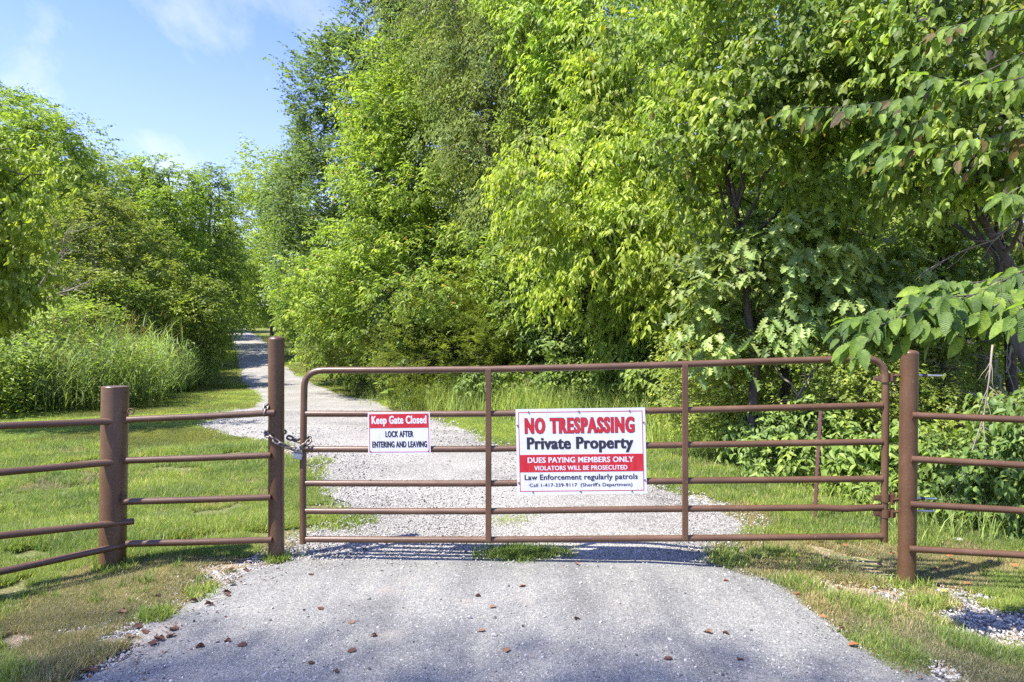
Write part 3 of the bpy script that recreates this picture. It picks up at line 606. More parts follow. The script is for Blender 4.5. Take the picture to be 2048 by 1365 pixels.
tree('oak_tree', 'young white oak with lobed grey green leaves left of the gate post', 'tree', (1560, 0, 8.9),
     [(1430, 580, 8.6, 70, 50, .6), (1510, 540, 8.4, 85, 50, .7), (1600, 500, 8.4, 90, 55, .7), (1520, 620, 8.2, 90, 50, .6), (1620, 590, 8.2, 80, 55, .6), (1450, 660, 8.3, 60, 45, .5), (1570, 440, 8.8, 80, 50, .7), (1700, 540, 8.6, 70, 60, .6)],
     34, 0.16, [(0.095, 0.155, 0.065), (0.155, 0.215, 0.095)], r0=.08, seed=45, slen=.34, per=7, kind='oak', wl=.62, ldroop=.8, bump=.25, parts=300, twigs=40, m=M_DARKLEAF)
# ---- near canopy, upper right
tree('vine_draped_tree', 'tree draped in heart leaved vine at the top right of centre', 'tree', (1500, 0, 8.4),
     [(1400, 60, 8.6, 90, 70, .8), (1480, 20, 8, 110, 80, .9), (1560, 110, 7.6, 100, 70, .8), (1450, 170, 8.2, 90, 80, .8), (1400, 290, 8.8, 70, 80, .7), (1500, 270, 8, 80, 80, .7), (1600, 230, 7.6, 80, 60, .7), (1470, 390, 8.6, 90, 70, .7), (1580, 360, 8.2, 80, 70, .7)],
     62, 0.10, [(0.085, 0.145, 0.032), (0.165, 0.23, 0.05)], r0=.07, seed=51, slen=.32, per=8, kind='ovate', wl=.72, ldroop=1.1, nup=.6, bump=.28, parts=300, twigs=60, yellow=.012, fill=.3)
tree('vine_draped_tree', 'dark vine hung tree overhanging the right gate post at the top right corner', 'tree', (2080, 0, 7.0),
     [(1700, 60, 7.2, 110, 80, .8), (1820, 40, 6.8, 120, 90, .8), (1960, 80, 6.4, 120, 110, .8), (1720, 190, 7.2, 90, 60, .7), (1840, 190, 6.8, 110, 70, .7), (1980, 240, 6.4, 100, 80, .7), (1900, 340, 6.9, 110, 60, .6), (2040, 370, 6.4, 70, 60, .6), (1750, 320, 7.6, 100, 60, .6)],
     62, 0.10, [(0.08, 0.14, 0.032), (0.16, 0.225, 0.05)], r0=.07, seed=52, slen=.32, per=8, kind='ovate', wl=.66, ldroop=1.0, nup=.7, bump=.28, parts=300, twigs=80, yellow=.010, fill=.35)
# interior of the wood behind the right post
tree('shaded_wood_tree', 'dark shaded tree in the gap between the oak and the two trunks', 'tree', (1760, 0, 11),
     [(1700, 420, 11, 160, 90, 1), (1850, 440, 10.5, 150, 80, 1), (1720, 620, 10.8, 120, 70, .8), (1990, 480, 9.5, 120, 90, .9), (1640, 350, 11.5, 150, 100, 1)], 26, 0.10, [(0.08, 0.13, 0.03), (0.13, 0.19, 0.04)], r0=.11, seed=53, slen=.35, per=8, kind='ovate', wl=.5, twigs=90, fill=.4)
tree('leafy_curtain_tree', 'mid green leafy tree hanging in front of the shaded wood right of the oak', 'tree', (1790, 0, 9.4),
     [(1740, 470, 9.2, 80, 60, .6), (1830, 500, 8.8, 70, 50, .5), (1770, 590, 9, 80, 60, .6), (1700, 640, 8.9, 70, 50, .5), (1820, 620, 8.8, 50, 50, .5), (1660, 400, 9.4, 90, 60, .6), (1860, 430, 8.6, 90, 40, .5)],
     34, 0.10, [(0.095, 0.155, 0.045), (0.155, 0.225, 0.06)], r0=.05, seed=54, slen=.32, per=8, kind='ovate', wl=.55, twigs=60, bump=.35, ldroop=.7)
tree('leafy_curtain_tree', 'mid green leafy tree hanging beyond the trunks at the right edge', 'tree', (2090, 0, 8),
     [(2000, 540, 8, 60, 60, .5), (2050, 460, 7.8, 70, 70, .5), (1990, 620, 8, 40, 50, .4), (2060, 620, 7.8, 60, 90, .5), (1960, 440, 8.2, 60, 40, .4)],
     34, 0.10, [(0.085, 0.145, 0.04), (0.145, 0.215, 0.055)], r0=.05, seed=55, slen=.32, per=8, kind='ovate', wl=.55, twigs=60, bump=.35, ldroop=.7)
# second rank, closes the wood
LB = [('tree', 'tree deep in the wood behind the grey green tree', 1000, 24, [(1000, 100, 25, 200, 200, 3), (1000, 400, 24, 170, 150, 2.6), (880, 300, 26, 140, 220, 2.6), (960, -80, 26, 200, 120, 3)], MID),
      ('tree', 'tree deep in the wood behind the brightest tree', 1250, 19, [(1250, 100, 19, 220, 200, 2.6), (1230, 380, 19, 200, 160, 2.4), (1200, 600, 18, 200, 110, 1.8), (1420, 500, 16, 170, 160, 2)], MID),
      ('tree', 'tree deep in the wood behind the vine draped tree', 1600, 15, [(1560, 100, 16, 240, 200, 2.4), (1560, 380, 15.5, 200, 150, 2), (1700, 560, 14, 160, 110, 1.6), (1500, 640, 14, 150, 90, 1.4)], MID),
      ('tree', 'sunlit yellow green tree seen through the gap behind the two trunks', 1900, 17, [(1900, 540, 17, 150, 110, 1.5), (1800, 640, 16, 150, 70, 1.4), (2020, 620, 15, 130, 90, 1.4)], VBRIGHT),
      ('tree', 'tall tree deep in the wood at the right edge', 1950, 13, [(1850, 80, 14, 240, 180, 2.2), (2100, 200, 13, 200, 240, 2), (1880, 320, 14, 180, 100, 1.6), (2100, 560, 12, 120, 160, 1.4)], DARK),
      ('tree', 'tree deep in the wood behind the low verge bush', 780, 26, [(760, 560, 27, 160, 140, 2.6), (860, 640, 22, 130, 80, 2), (680, 620, 30, 100, 90, 2.4)], DARK)]
LB += [('tree', 'shrub layer at the foot of the wood behind the cedar', 1000, 17, [(900, 760, 19, 110, 60, 1.5), (1040, 770, 17, 110, 60, 1.5), (1170, 770, 15, 110, 70, 1.3), (780, 720, 24, 90, 60, 1.5)], DARK),
       ('tree', 'shrub layer at the foot of the wood behind the honeysuckle bushes', 1450, 12.5, [(1320, 780, 13.5, 110, 90, 1.3), (1460, 790, 12.5, 110, 100, 1.2), (1600, 800, 12, 110, 100, 1.2), (1740, 800, 11, 110, 100, 1.1)], DARK),
       ('tree', 'shrub layer at the foot of the wood behind the right fence', 1950, 10, [(1860, 820, 10.5, 100, 110, 1.1), (1980, 820, 10, 110, 120, 1.1), (2120, 820, 9.5, 110, 130, 1.1)], DARK),
       ('tree', 'wooded rise seen dimly through the trunks at the right', 1700, 30, [(1300, 560, 30, 260, 200, 4), (1700, 560, 30, 260, 200, 4), (2100, 560, 30, 260, 220, 4), (1500, 200, 32, 300, 300, 4), (2000, 200, 32, 300, 300, 4)], MID)]
for k, (n_, lab, bx, bY, lo, pal) in enumerate(LB):
    tree('wood_tree', lab, 'tree', (bx, 0, bY), lo, 12, 0.17, pal, r0=.16, seed=60 + k, slen=.5, per=8, fill=.5, twigs=30, back=.6)
# ---- shrubs under the trees
tree('honeysuckle_bush', 'yellow green small leaved bush between the sign and the steel stake', 'bush', (1460, 0, 9.0),
     [(1400, 800, 9.2, 60, 60, .5), (1460, 760, 8.9, 60, 60, .5), (1400, 715, 9.2, 55, 50, .5), (1500, 830, 8.9, 60, 45, .4), (1480, 700, 8.8, 50, 40, .4)], 80, 0.048, [(0.14, 0.20, 0.055), (0.21, 0.26, 0.08)], r0=.03, seed=71, slen=.26, per=13, kind='rhomb', wl=.6, twigs=90, bark=M_TWIG, wkw=dict(r_tw=.004))
tree('honeysuckle_bush', 'yellow green small leaved bush under the gate top rail beside the oak', 'bush', (1570, 0, 8.2),
     [(1545, 725, 8.4, 70, 60, .45), (1625, 740, 8.1, 70, 60, .45), (1680, 690, 8.0, 60, 60, .45), (1560, 800, 8.5, 55, 45, .4), (1700, 780, 7.8, 55, 50, .4)], 80, 0.048, [(0.13, 0.19, 0.05), (0.20, 0.255, 0.075)], r0=.03, seed=72, slen=.26, per=13, kind='rhomb', wl=.6, twigs=90, bark=M_TWIG, wkw=dict(r_tw=.004))
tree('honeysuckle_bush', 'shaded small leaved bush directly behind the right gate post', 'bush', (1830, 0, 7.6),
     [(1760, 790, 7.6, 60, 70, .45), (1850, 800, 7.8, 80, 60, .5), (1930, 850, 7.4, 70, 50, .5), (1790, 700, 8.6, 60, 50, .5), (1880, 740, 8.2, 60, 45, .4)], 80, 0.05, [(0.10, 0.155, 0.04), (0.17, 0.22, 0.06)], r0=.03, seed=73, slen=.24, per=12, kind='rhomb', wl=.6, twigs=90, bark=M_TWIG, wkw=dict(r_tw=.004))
def weed(label, bpx, lobes, seed, far=1.0, pal=((0.085, 0.15, 0.045), (0.145, 0.215, 0.065)), L=0.085, name='leafy_weeds'):
    return tree(name, label, 'weeds', bpx, lobes, 95, L, pal, far=far, r0=.012, seed=seed, slen=.2, per=6, kind='ovate', wl=.55, twigs=60, bark=M_TWIG, wkw=dict(r_tw=.004), m=M_DARKLEAF, ldroop=.9, fill=.3)
weed('broad leaved weeds growing behind the steel stake', (1600, 0, 7.9), [(1560, 860, 8.3, 60, 45, .35), (1640, 850, 7.9, 60, 60, .4), (1600, 910, 7.9, 70, 35, .35), (1500, 870, 8.8, 50, 35, .35), (1690, 900, 7.6, 50, 50, .35)], 81, 1.0)
weed('dark leafy weeds between the gate end and the right post', (1760, 0, 7.1), [(1740, 930, 7.2, 60, 50, .35), (1800, 900, 7.1, 60, 60, .35), (1780, 980, 6.8, 60, 25, .3), (1700, 960, 7.3, 50, 25, .3)], 82, 1.0)
weed('dark leafy weeds behind the right fence rails beside the post', (1900, 0, 6.5), [(1880, 930, 6.6, 60, 60, .35), (1950, 950, 6.3, 60, 60, .35), (1870, 1000, 6.4, 60, 28, .3), (1950, 1020, 6.1, 60, 30, .3)], 83, 1.0)
weed('dark leafy weeds at the right edge behind the fence rails', (2060, 0, 6.0), [(2030, 960, 6.0, 60, 80, .35), (2020, 860, 6.4, 70, 60, .35), (2100, 900, 5.9, 70, 110, .35), (2030, 1030, 5.9, 60, 30, .25)], 84, 1.0)
weed('tall pale green weeds left of the honeysuckle behind the large sign', (1330, 0, 10.4), [(1330, 780, 10.5, 50, 40, .4), (1290, 760, 10.8, 40, 35, .35), (1350, 850, 10, 30, 30, .3)], 85, 1.12, ((0.08, 0.135, 0.04), (0.13, 0.19, 0.06)), .11)
weed('broad leaved weeds under the gate top rail below the cedar', (1080, 0, 12.2), [(980, 765, 12.6, 55, 30, .4), (1060, 760, 12.2, 50, 35, .4), (1150, 755, 11.8, 60, 32, .4), (1230, 760, 11.4, 50, 35, .4)], 86, 1.2, ((0.07, 0.12, 0.035), (0.12, 0.18, 0.05)), .09)
weed('young maple like sapling leaves right of the two trunks', (2000, 0, 7.2), [(1990, 720, 7.3, 60, 60, .4), (2040, 640, 7.2, 50, 70, .4), (1960, 790, 7.2, 50, 35, .35)], 87, 1.0, ((0.06, 0.11, 0.03), (0.12, 0.18, 0.04)), .11, name='sapling')
# ---- left side
tree('lime_leaved_tree', 'bright lime green tree with large leaves cut by the left edge of the photo', 'tree', (-170, 0, 12),
     [(0, 300, 12, 70, 45, .9), (60, 350, 11.6, 62, 36, .7), (20, 410, 11.6, 62, 50, .9), (-70, 350, 12, 100, 100, 1.2), (30, 480, 11.5, 45, 26, .6), (-40, 500, 12, 80, 50, 1), (10, 560, 11.6, 60, 46, .9), (-60, 580, 12, 90, 70, 1)],
     44, 0.13, VBRIGHT, r0=.12, seed=91, slen=.36, per=8, kind='ovate', wl=.55, ldroop=1.2, nup=.7, parts=300, twigs=60, yellow=.004)
tree('tall_left_tree', 'tall rounded green tree against the sky at the far left', 'tree', (60, 0, 29),
     [(20, 272, 29, 88, 78, 2.4), (95, 290, 28, 62, 66, 2), (140, 345, 28, 40, 60, 1.8), (60, 380, 28, 105, 100, 2.4), (-80, 270, 30, 110, 110, 3), (160, 430, 28, 62, 70, 2), (40, 500, 27, 120, 100, 2.4), (172, 395, 29, 26, 46, 1.2)],
     15, 0.17, [(0.125, 0.20, 0.048), (0.175, 0.255, 0.06)], r0=.25, seed=92, slen=.5, per=9, kind='ovate', wl=.55, bump=.2, rag=.02, twigs=80)
tree('vine_browned_tree', 'dull green tree with browned dead leaves beside the tall rounded tree', 'tree', (170, 0, 25),
     [(150, 520, 25, 80, 90, 2), (215, 470, 27, 50, 90, 1.6), (110, 600, 23, 90, 60, 1.6), (200, 590, 24, 70, 60, 1.5)], 20, 0.13, [(0.11, 0.155, 0.045), (0.16, 0.205, 0.06)], r0=.16, seed=93, slen=.45, per=9, yellow=.03, twigs=120, bark=M_TWIG, wkw=dict(r_tw=.012))
tree('pale_tree', 'pale green tree with wispy top left of the road gap', 'tree', (255, 0, 42),
     [(235, 370, 42, 32, 42, 1.5), (275, 365, 43, 24, 46, 1.4), (255, 440, 42, 56, 60, 2.2), (230, 520, 40, 60, 60, 2.2)], 11, 0.17, [(0.11, 0.16, 0.045), (0.16, 0.21, 0.06)], r0=.16, seed=94, slen=.6, per=9, rag=.15, twigs=60)
tree('round_topped_tree', 'bright green round topped tree in the middle of the left row', 'tree', (345, 0, 42),
     [(325, 350, 42, 34, 36, 1.5), (360, 375, 42, 38, 42, 1.6), (340, 440, 41, 62, 62, 2.2), (330, 520, 40, 62, 60, 2.2)], 12, 0.18, [(0.12, 0.20, 0.045), (0.17, 0.25, 0.05)], r0=.18, seed=95, slen=.6, per=9, kind='ovate', wl=.6, rag=.04, twigs=40)
tree('dark_topped_tree', 'dark green tree with ragged top nearest the road gap on the left', 'tree', (420, 0, 46),
     [(415, 370, 46, 30, 36, 1.4), (440, 400, 46, 22, 32, 1.2), (415, 450, 45, 48, 62, 2), (430, 540, 44, 44, 60, 1.8), (440, 600, 42, 30, 40, 1.4)], 12, 0.18, [(0.085, 0.145, 0.045), (0.135, 0.2, 0.055)], r0=.18, seed=96, slen=.6, per=9, rag=.14, twigs=40)
tree('thin_sapling', 'slim light green sapling with its bare stem showing above the tall grass', 'sapling', (302, 0, 27),
     [(300, 490, 27, 36, 32, .9), (320, 545, 26.5, 42, 36, 1), (275, 560, 27, 28, 26, .8)], 30, 0.12, [(0.12, 0.175, 0.045), (0.17, 0.22, 0.05)], r0=.05, seed=97, slen=.4, per=8, kind='ovate', twigs=30, bark=M_TWIG)
tree('roadside_bush', 'light green bush where the tall grass ends beside the road', 'bush', (400, 0, 27),
     [(405, 590, 27, 44, 32, 1), (380, 630, 26.5, 46, 32, 1), (420, 660, 28, 34, 32, 1), (345, 610, 26, 30, 28, .8), (425, 700, 28.5, 26, 40, .8)], 30, 0.12, [(0.09, 0.14, 0.035), (0.15, 0.205, 0.045)], r0=.04, seed=98, slen=.4, per=8, kind='ovate', twigs=20)
tree('shaded_bush', 'dark green bush in the shade behind the tall grass', 'bush', (230, 0, 24),
     [(230, 600, 24, 60, 48, 1.4), (160, 650, 20, 60, 34, 1), (290, 640, 25, 60, 40, 1.2), (70, 640, 18, 80, 36, 1)], 26, 0.11, [(0.12, 0.185, 0.05), (0.17, 0.24, 0.06)], r0=.04, seed=99, slen=.4, per=8, kind='ovate', twigs=20)
for k, (lab, bx, bY, lo) in enumerate([('tree deep in the left wood behind the tall rounded tree', 100, 36, [(60, 420, 37, 140, 140, 3), (200, 520, 36, 100, 120, 3)]),
        ('tree deep in the left wood behind the round topped tree', 340, 52, [(300, 480, 53, 90, 110, 3), (400, 520, 52, 80, 100, 3), (340, 600, 48, 130, 60, 3)]),
        ('shrub layer along the foot of the left wood', 180, 30, [(40, 640, 24, 120, 60, 1.6), (180, 650, 26, 90, 60, 1.6), (300, 650, 32, 80, 60, 1.8), (390, 660, 38, 50, 60, 2)]),
        ('wooded slope behind the whole left row', 200, 60, [(0, 480, 60, 200, 180, 4), (200, 540, 60, 160, 160, 4), (360, 560, 66, 100, 140, 4), (440, 600, 80, 50, 90, 4)]),
        ('tree at the left of the bend where the road disappears', 430, 75, [(420, 550, 78, 34, 70, 3), (390, 600, 70, 42, 56, 2.5)])]):
    tree('wood_tree', lab, 'tree', (bx, 0, bY), lo, 7, 0.24, DARK if k != 1 else MID, r0=.2, seed=110 + k, slen=.7, per=8, fill=.5, twigs=20, back=.6)
# distant tree line closing the horizon left and right, reads as one mass
r = np.random.RandomState(77); lob = []
for k in range(26):
    px = -900 + k * 150 + r.uniform(-40, 40); lob.append((px, 560 + r.uniform(-20, 20) + (40 if 380 < px < 620 else 0), 135 + r.uniform(-8, 8), 130, 85, 7))
g = gen_crown(lob, 1.6, 0.6, MID, seed=120, slen=2, per=8, fill=.5, back=.1)
tag(instanced_crown(type('R', (), dict(location=(0, 0, 0)))(), g, M_LEAF, 'distant_woods'), 'distant green woodland beyond the crest of the road', 'woods', kind='stuff')
# trees behind and left of the camera, out of the picture: their shade dapples the pavement
def offtree(label, x, y, lobes, seed, dens=9, L=.16):
    root = thing('shade_tree', label, 'tree', (x, y, float(hgt(x, y))))
    r = np.random.RandomState(seed); n_all = []
    # lobes in metres (x,y,z,rx,ry,rz): reuse generator by building its dict
    Cs = np.array([l[:3] for l in lobes]); Rs = np.array([l[3:] for l in lobes]); P = []
    for C, R in zip(Cs, Rs):
        n = int(40 * R[0] * R[1] * R[2] ** .5 * dens / 9); u = unit(r.normal(size=(n, 3))); rad = r.uniform(.35, 1, n); q = C + u * R * rad[:, None]; q = q[noise3(q, 1.6) > -0.9]; P.append(q)
    T = np.concatenate(P); n = len(T); LP, LD, LN = [], [], []
    for j in range(8):
        LP.append(T + r.normal(size=(n, 3)) * .22); LD.append(r.normal(size=(n, 3)) + [0, 0, -.4]); LN.append(r.normal(size=(n, 3)) * .5 + [0, 0, 1])
    P = np.concatenate(LP) + 0; Ls = L * r.uniform(.7, 1.2, len(P)); C_ = np.array(MID[0]) * r.uniform(.7, 1.5, (len(P), 1))
    g = dict(P=P, D=np.concatenate(LD), N=np.concatenate(LN), L=Ls, C=C_, kind='rhomb', wl=.6, tips=T, C0=Cs, R0=Rs)
    wood(root, root.location, g, .22, M_BARK, seed=seed, twigs=30, r_tw=.012); build_crown(root, g, M_LEAF)
offtree('very tall shade tree behind the camera to the left, outside the photo', -13.5, -8.5, [(-15.5, -4.1, 22.2, 1.9, 1.25, .7), (-13.4, -4.3, 22.0, 1.9, 1.3, .7), (-11.4, -4.2, 22.1, 1.8, 1.25, .7), (-10.0, -4.5, 22, 1.4, 1.2, .7), (-17.0, -3.5, 22.0, 1.3, 1.0, .7), (-12.6, -6.4, 22.4, 2.4, 1.6, .9), (-15.4, -6.6, 22.2, 2.1, 1.6, .9), (-9.8, -6.2, 22.2, 1.9, 1.4, .8)], 130, dens=32, L=.13)
print('leaf tris', NT)
# ------------------------------------------------------------------ tall grass and grasses
def ribbons(P, az, lean, L, Wd, bend, col, segs=4):
    """arching blades: P base (n,3), az heading, lean from vertical, bend total"""
    n = len(P); d = np.stack([np.cos(az), np.sin(az)], 1); sx_ = np.stack([-d[:, 1], d[:, 0], np.zeros(n)], 1)
    pos = P.copy(); V = np.zeros((n, segs * 2 + 1, 3)); 
    for k in range(segs + 1):
        t = k / segs; w = Wd * (1 - t ** 1.6) * (0.6 + 0.4 * math.sin(PI * min(1, t * 1.4 + .2))) * .5
        if k < segs: V[:, 2 * k] = pos - sx_ * w[:, None]; V[:, 2 * k + 1] = pos + sx_ * w[:, None]
        else: V[:, 2 * k] = pos
        ang = lean + bend * (t + .5 / segs) ** 1.3; step = L / segs
        pos = pos + np.stack([d[:, 0] * np.sin(ang) * step, d[:, 1] * np.sin(ang) * step, np.cos(ang) * step], 1)
    fl = []; tt = []
    for k in range(segs - 1): fl += [2 * k, 2 * k + 1, 2 * k + 3, 2 * k + 2]; tt.append(4)
    k = segs - 1; fl += [2 * k, 2 * k + 1, 2 * k + 2]; tt.append(3)
    nv = segs * 2 + 1; idx = (np.arange(n)[:, None] * nv + np.array(fl)[None]).ravel(); tot = np.tile(tt, n)
    return V.reshape(-1, 3), idx, tot, np.repeat(col, nv, 0)
def join(parts):
    V, I, T, C_ = [], [], [], []; o = 0
    for v, i, t, c_ in parts: V.append(v); I.append(i + o); T.append(t); C_.append(c_); o += len(v)
    return np.concatenate(V), np.concatenate(I), np.concatenate(T), np.concatenate(C_)
r = np.random.RandomState(200)
def poly_fill(n, poly, seed):
    rr_ = np.random.RandomState(seed); poly = np.array(poly); lo, hi = poly.min(0), poly.max(0); out = np.zeros((0, 2))
    while len(out) < n:
        q = rr_.uniform(lo, hi, (n * 2, 2)); ins = np.zeros(len(q), bool); j = len(poly) - 1
        for i in range(len(poly)):
            a, b = poly[i], poly[j]; cnd = ((a[1] > q[:, 1]) != (b[1] > q[:, 1])) & (q[:, 0] < (b[0] - a[0]) * (q[:, 1] - a[1]) / (b[1] - a[1] + 1e-12) + a[0]); ins ^= cnd; j = i
        out = np.concatenate([out, q[ins]])
    return out[:n]
g1 = ground_at(-60, 850); g2 = ground_at(120, 830); g3 = ground_at(290, 815); g4 = ground_at(400, 775); g5 = ground_at(425, 745)
thick = [(g1.x - 2, g1.y), (g2.x, g2.y), (g3.x, g3.y), (g4.x, g4.y), (g5.x, g5.y), (g5.x - 3, g5.y + 1), (g4.x - 5, g4.y + 1), (g3.x - 5.5, g3.y + 2), (g1.x - 7, g1.y + 4)]
pts = poly_fill(4600, thick, 3) + r.normal(size=(4600, 2)) * .28; px = CX + F * pts[:, 0] / pts[:, 1]
hh = r.uniform(.9, 1.95, len(pts)) * (1 + .22 * noise3(np.c_[pts * 1.1, pts[:, :1] * 0])).clip(.6, 1.35); P0 = np.stack([pts[:, 0], pts[:, 1], hgt(pts[:, 0], pts[:, 1])], 1)
gr = (px > 90) | (r.rand(len(pts)) < .15)
pieces = []; Pg = P0[gr]; Hg = hh[gr]; n = len(Pg)
az0 = r.uniform(0, 2 * PI, n); tone = (1 + .25 * noise3(Pg, .8))[:, None].clip(.6, 1.4)
gc = np.array([0.20, 0.28, 0.10]) * tone
pieces.append(ribbons(Pg, az0, r.uniform(0, .18, n), Hg, np.full(n, .012), r.uniform(0, .35, n), gc, 3))
for j in range(8):
    t = .12 + .8 * j / 8; a = r.uniform(0, 2 * PI, n); base = Pg + np.stack([np.cos(az0) * .12 * t * Hg, np.sin(az0) * .12 * t * Hg, Hg * t * .97], 1)
    c_ = gc * r.uniform(.75, 1.4, (n, 1)) + (r.rand(n) < .06)[:, None] * np.array([.14, .10, .03])
    pieces.append(ribbons(base, a, r.uniform(.25, .8, n), r.uniform(.45, .95, n), r.uniform(.016, .030, n), r.uniform(.8, 2.2, n), c_, 5))
# seed heads
sh = r.rand(n) < .34; Ps = Pg[sh] + np.stack([Hg[sh] * 0, Hg[sh] * 0, Hg[sh] * .98], 1); m_ = len(Ps)
for j in range(5):
    pieces.append(ribbons(Ps + np.array([0, 0, .05 * j]), r.uniform(0, 6.28, m_), r.uniform(.1, .7, m_), r.uniform(.10, .24, m_), np.full(m_, .014), r.uniform(0, .8, m_), np.tile([[.20, .15, .07]], (m_, 1)), 2))
V, idx, tot, col = join(pieces)
tag(obj('tall_grass', mesh('tall_grass', V, idx=idx, tot=tot, col=col), M_GRASSBLADE), 'tall arching johnson grass thicket along the left side of the road', 'tall grass', kind='stuff')
# broad leaved weeds at the left end of the thicket
bl = P0[~gr | ((r.rand(len(P0)) < .30) & (noise3(P0, 1.2) > .2))]; n = len(bl); LP, LD, LN, LL, LC = [], [], [], [], []
for j in range(26):
    t = (j + 1) / 26; a = r.uniform(0, 6.28, n); H = r.uniform(1.2, 1.9, n)
    LP.append(bl + np.stack([np.cos(a) * .06, np.sin(a) * .06, H * t], 1)); LD.append(np.stack([np.cos(a), np.sin(a), r.uniform(-.6, .3, n)], 1)); LN.append(np.stack([np.cos(a) * .4, np.sin(a) * .4, np.ones(n)], 1) + r.normal(size=(n, 3)) * .3)
    LL.append(r.uniform(.09, .16, n)); LC.append(np.array([.165, .22, .06]) * r.uniform(.6, 1.5, (n, 1)))
V, idx, tot, col = place_leaves(np.concatenate(LP), np.concatenate(LD), np.concatenate(LN), np.concatenate(LL), np.concatenate(LL) * .5, np.concatenate(LC), 'rhomb')
tag(obj('broadleaf_weeds', mesh('broadleaf_weeds', V, idx=idx, tot=tot, col=col), M_LEAF), 'dense broad leaved weeds at the left end of the tall grass', 'weeds', kind='stuff')
# rough grass tufts along the right wood edge
rows = []
edge = [(640, 724), (700, 748), (760, 780), (850, 812), (950, 826), (1050, 834), (1150, 843), (1250, 852), (1340, 866), (1420, 895), (1520, 915), (1600, 945), (1700, 975), (1800, 1010), (1900, 1040), (2050, 1070)]
for k in range(len(edge) - 1):
    a = ground_at(*edge[k]); b = ground_at(*edge[k + 1]); nn_ = int((b - a).length * 190)
    t = r.rand(nn_); w = r.normal(size=nn_) * .45 + .05
    X = a.x + (b.x - a.x) * t + w * .9; Y = a.y + (b.y - a.y) * t + w * .5
    rows.append(np.stack([X, Y, np.full(nn_, 1.0 if 800 < edge[k][0] < 1350 else .42)], 1))
q = np.concatenate(rows); P = np.stack([q[:, 0], q[:, 1], hgt(q[:, 0], q[:, 1])], 1); pieces = []
for j in range(5):
    n = len(P); c_ = np.array([.27, .35, .10]) * r.uniform(.6, 1.35, (n, 1)) + (r.rand(n) < .12)[:, None] * np.array([.12, .08, .02])
    pieces.append(ribbons(P + np.c_[r.normal(size=(n, 2)) * .05, np.zeros(n)], r.uniform(0, 6.28, n), r.uniform(0, .5, n), r.uniform(.4, 1.05, n) * q[:, 2], np.full(n, .012), r.uniform(.2, 1.5, n), c_, 3))
V, idx, tot, col = join(pieces)
tag(obj('verge_grass', mesh('verge_grass', V, idx=idx, tot=tot, col=col), M_GRASSBLADE), 'uncut feathery grass along the foot of the right wood edge', 'grass', kind='stuff')

# ------------------------------------------------------------------ lawn and pebbles: geometry nodes on scattered points
def tuft(seed, nb, h, rad, cols, wdt=.0045, bendm=1.3):
    rr_ = np.random.RandomState(seed); a = rr_.uniform(0, 6.28, nb); q = rad * np.sqrt(rr_.rand(nb)); P = np.stack([np.cos(a) * q, np.sin(a) * q, np.zeros(nb) - .004], 1)
    cc = np.array(cols)[rr_.randint(0, len(cols), nb)] * rr_.uniform(.55, 1.5, (nb, 1))
    V, i_, t_, c_ = ribbons(P, rr_.uniform(0, 6.28, nb), rr_.uniform(.05, .8, nb), h * rr_.uniform(.45, 1.2, nb), wdt * rr_.uniform(.8, 1.5, nb), rr_.uniform(.1, bendm, nb), cc, 3)
    m_ = mesh('tuft', V, idx=i_, tot=t_, col=c_); m_.materials.append(M_GRASSBLADE); return m_
G1 = [(.21, .29, .055), (.27, .34, .075), (.14, .22, .04), (.36, .37, .15), (.20, .27, .05)]; G2 = [(.16, .25, .05), (.22, .30, .065), (.40, .36, .22), (.12, .18, .035)]; DRY = [(.36, .30, .18), (.42, .35, .22), (.28, .23, .13), (.20, .23, .08)]
src = [tuft(300 + k, 44, .060, .065, G1) for k in range(5)] + [tuft(310 + k, 40, .058, .06, G2) for k in range(3)] + [tuft(320 + k, 30, .045, .06, DRY, .003, 1.9) for k in range(4)] + [tuft(330 + k, 20, .11, .03, [(.12, .19, .04), (.16, .23, .05)], .005, 1.2) for k in range(3)]
srcF = [tuft(350 + k, 46, .07, .16, G1, .010) for k in range(4)] + [tuft(360 + k, 40, .07, .16, [(.22, .22, .08), (.16, .19, .05)], .010) for k in range(2)]
def scat_pts(n, y0, y1, seed, xl=-1.15, xr=1.0):
    rr_ = np.random.RandomState(seed); u = rr_.rand(n); Y = 1 / (1 / y0 + u * (1 / y1 - 1 / y0)) if y1 / y0 > 1.5 else rr_.uniform(y0, y1, n); X = rr_.uniform(-.80, .80, n) * Y; return X, Y, rr_
X, Y, rr_ = scat_pts(260000, 2.9, 10.5, 7)
wobx = edge_noise(X, Y, .06)
gm, dm = masks(X, Y); ok = ~in_road(X + wobx, Y, 0.0) & ~in_apron(X + wobx, Y, -0.02)
gapn = noise3(np.stack([X * 5, Y * 5, X * 0], 1)) * .45 + .5 + noise3(np.stack([X * 17, Y * 17, X * 0], 1)) * .2
ok &= (rr_.rand(len(X)) > gm * 1.0) & (gapn > gm * .7) & ((gapn > .42 * dm) | (rr_.rand(len(X)) < .88))
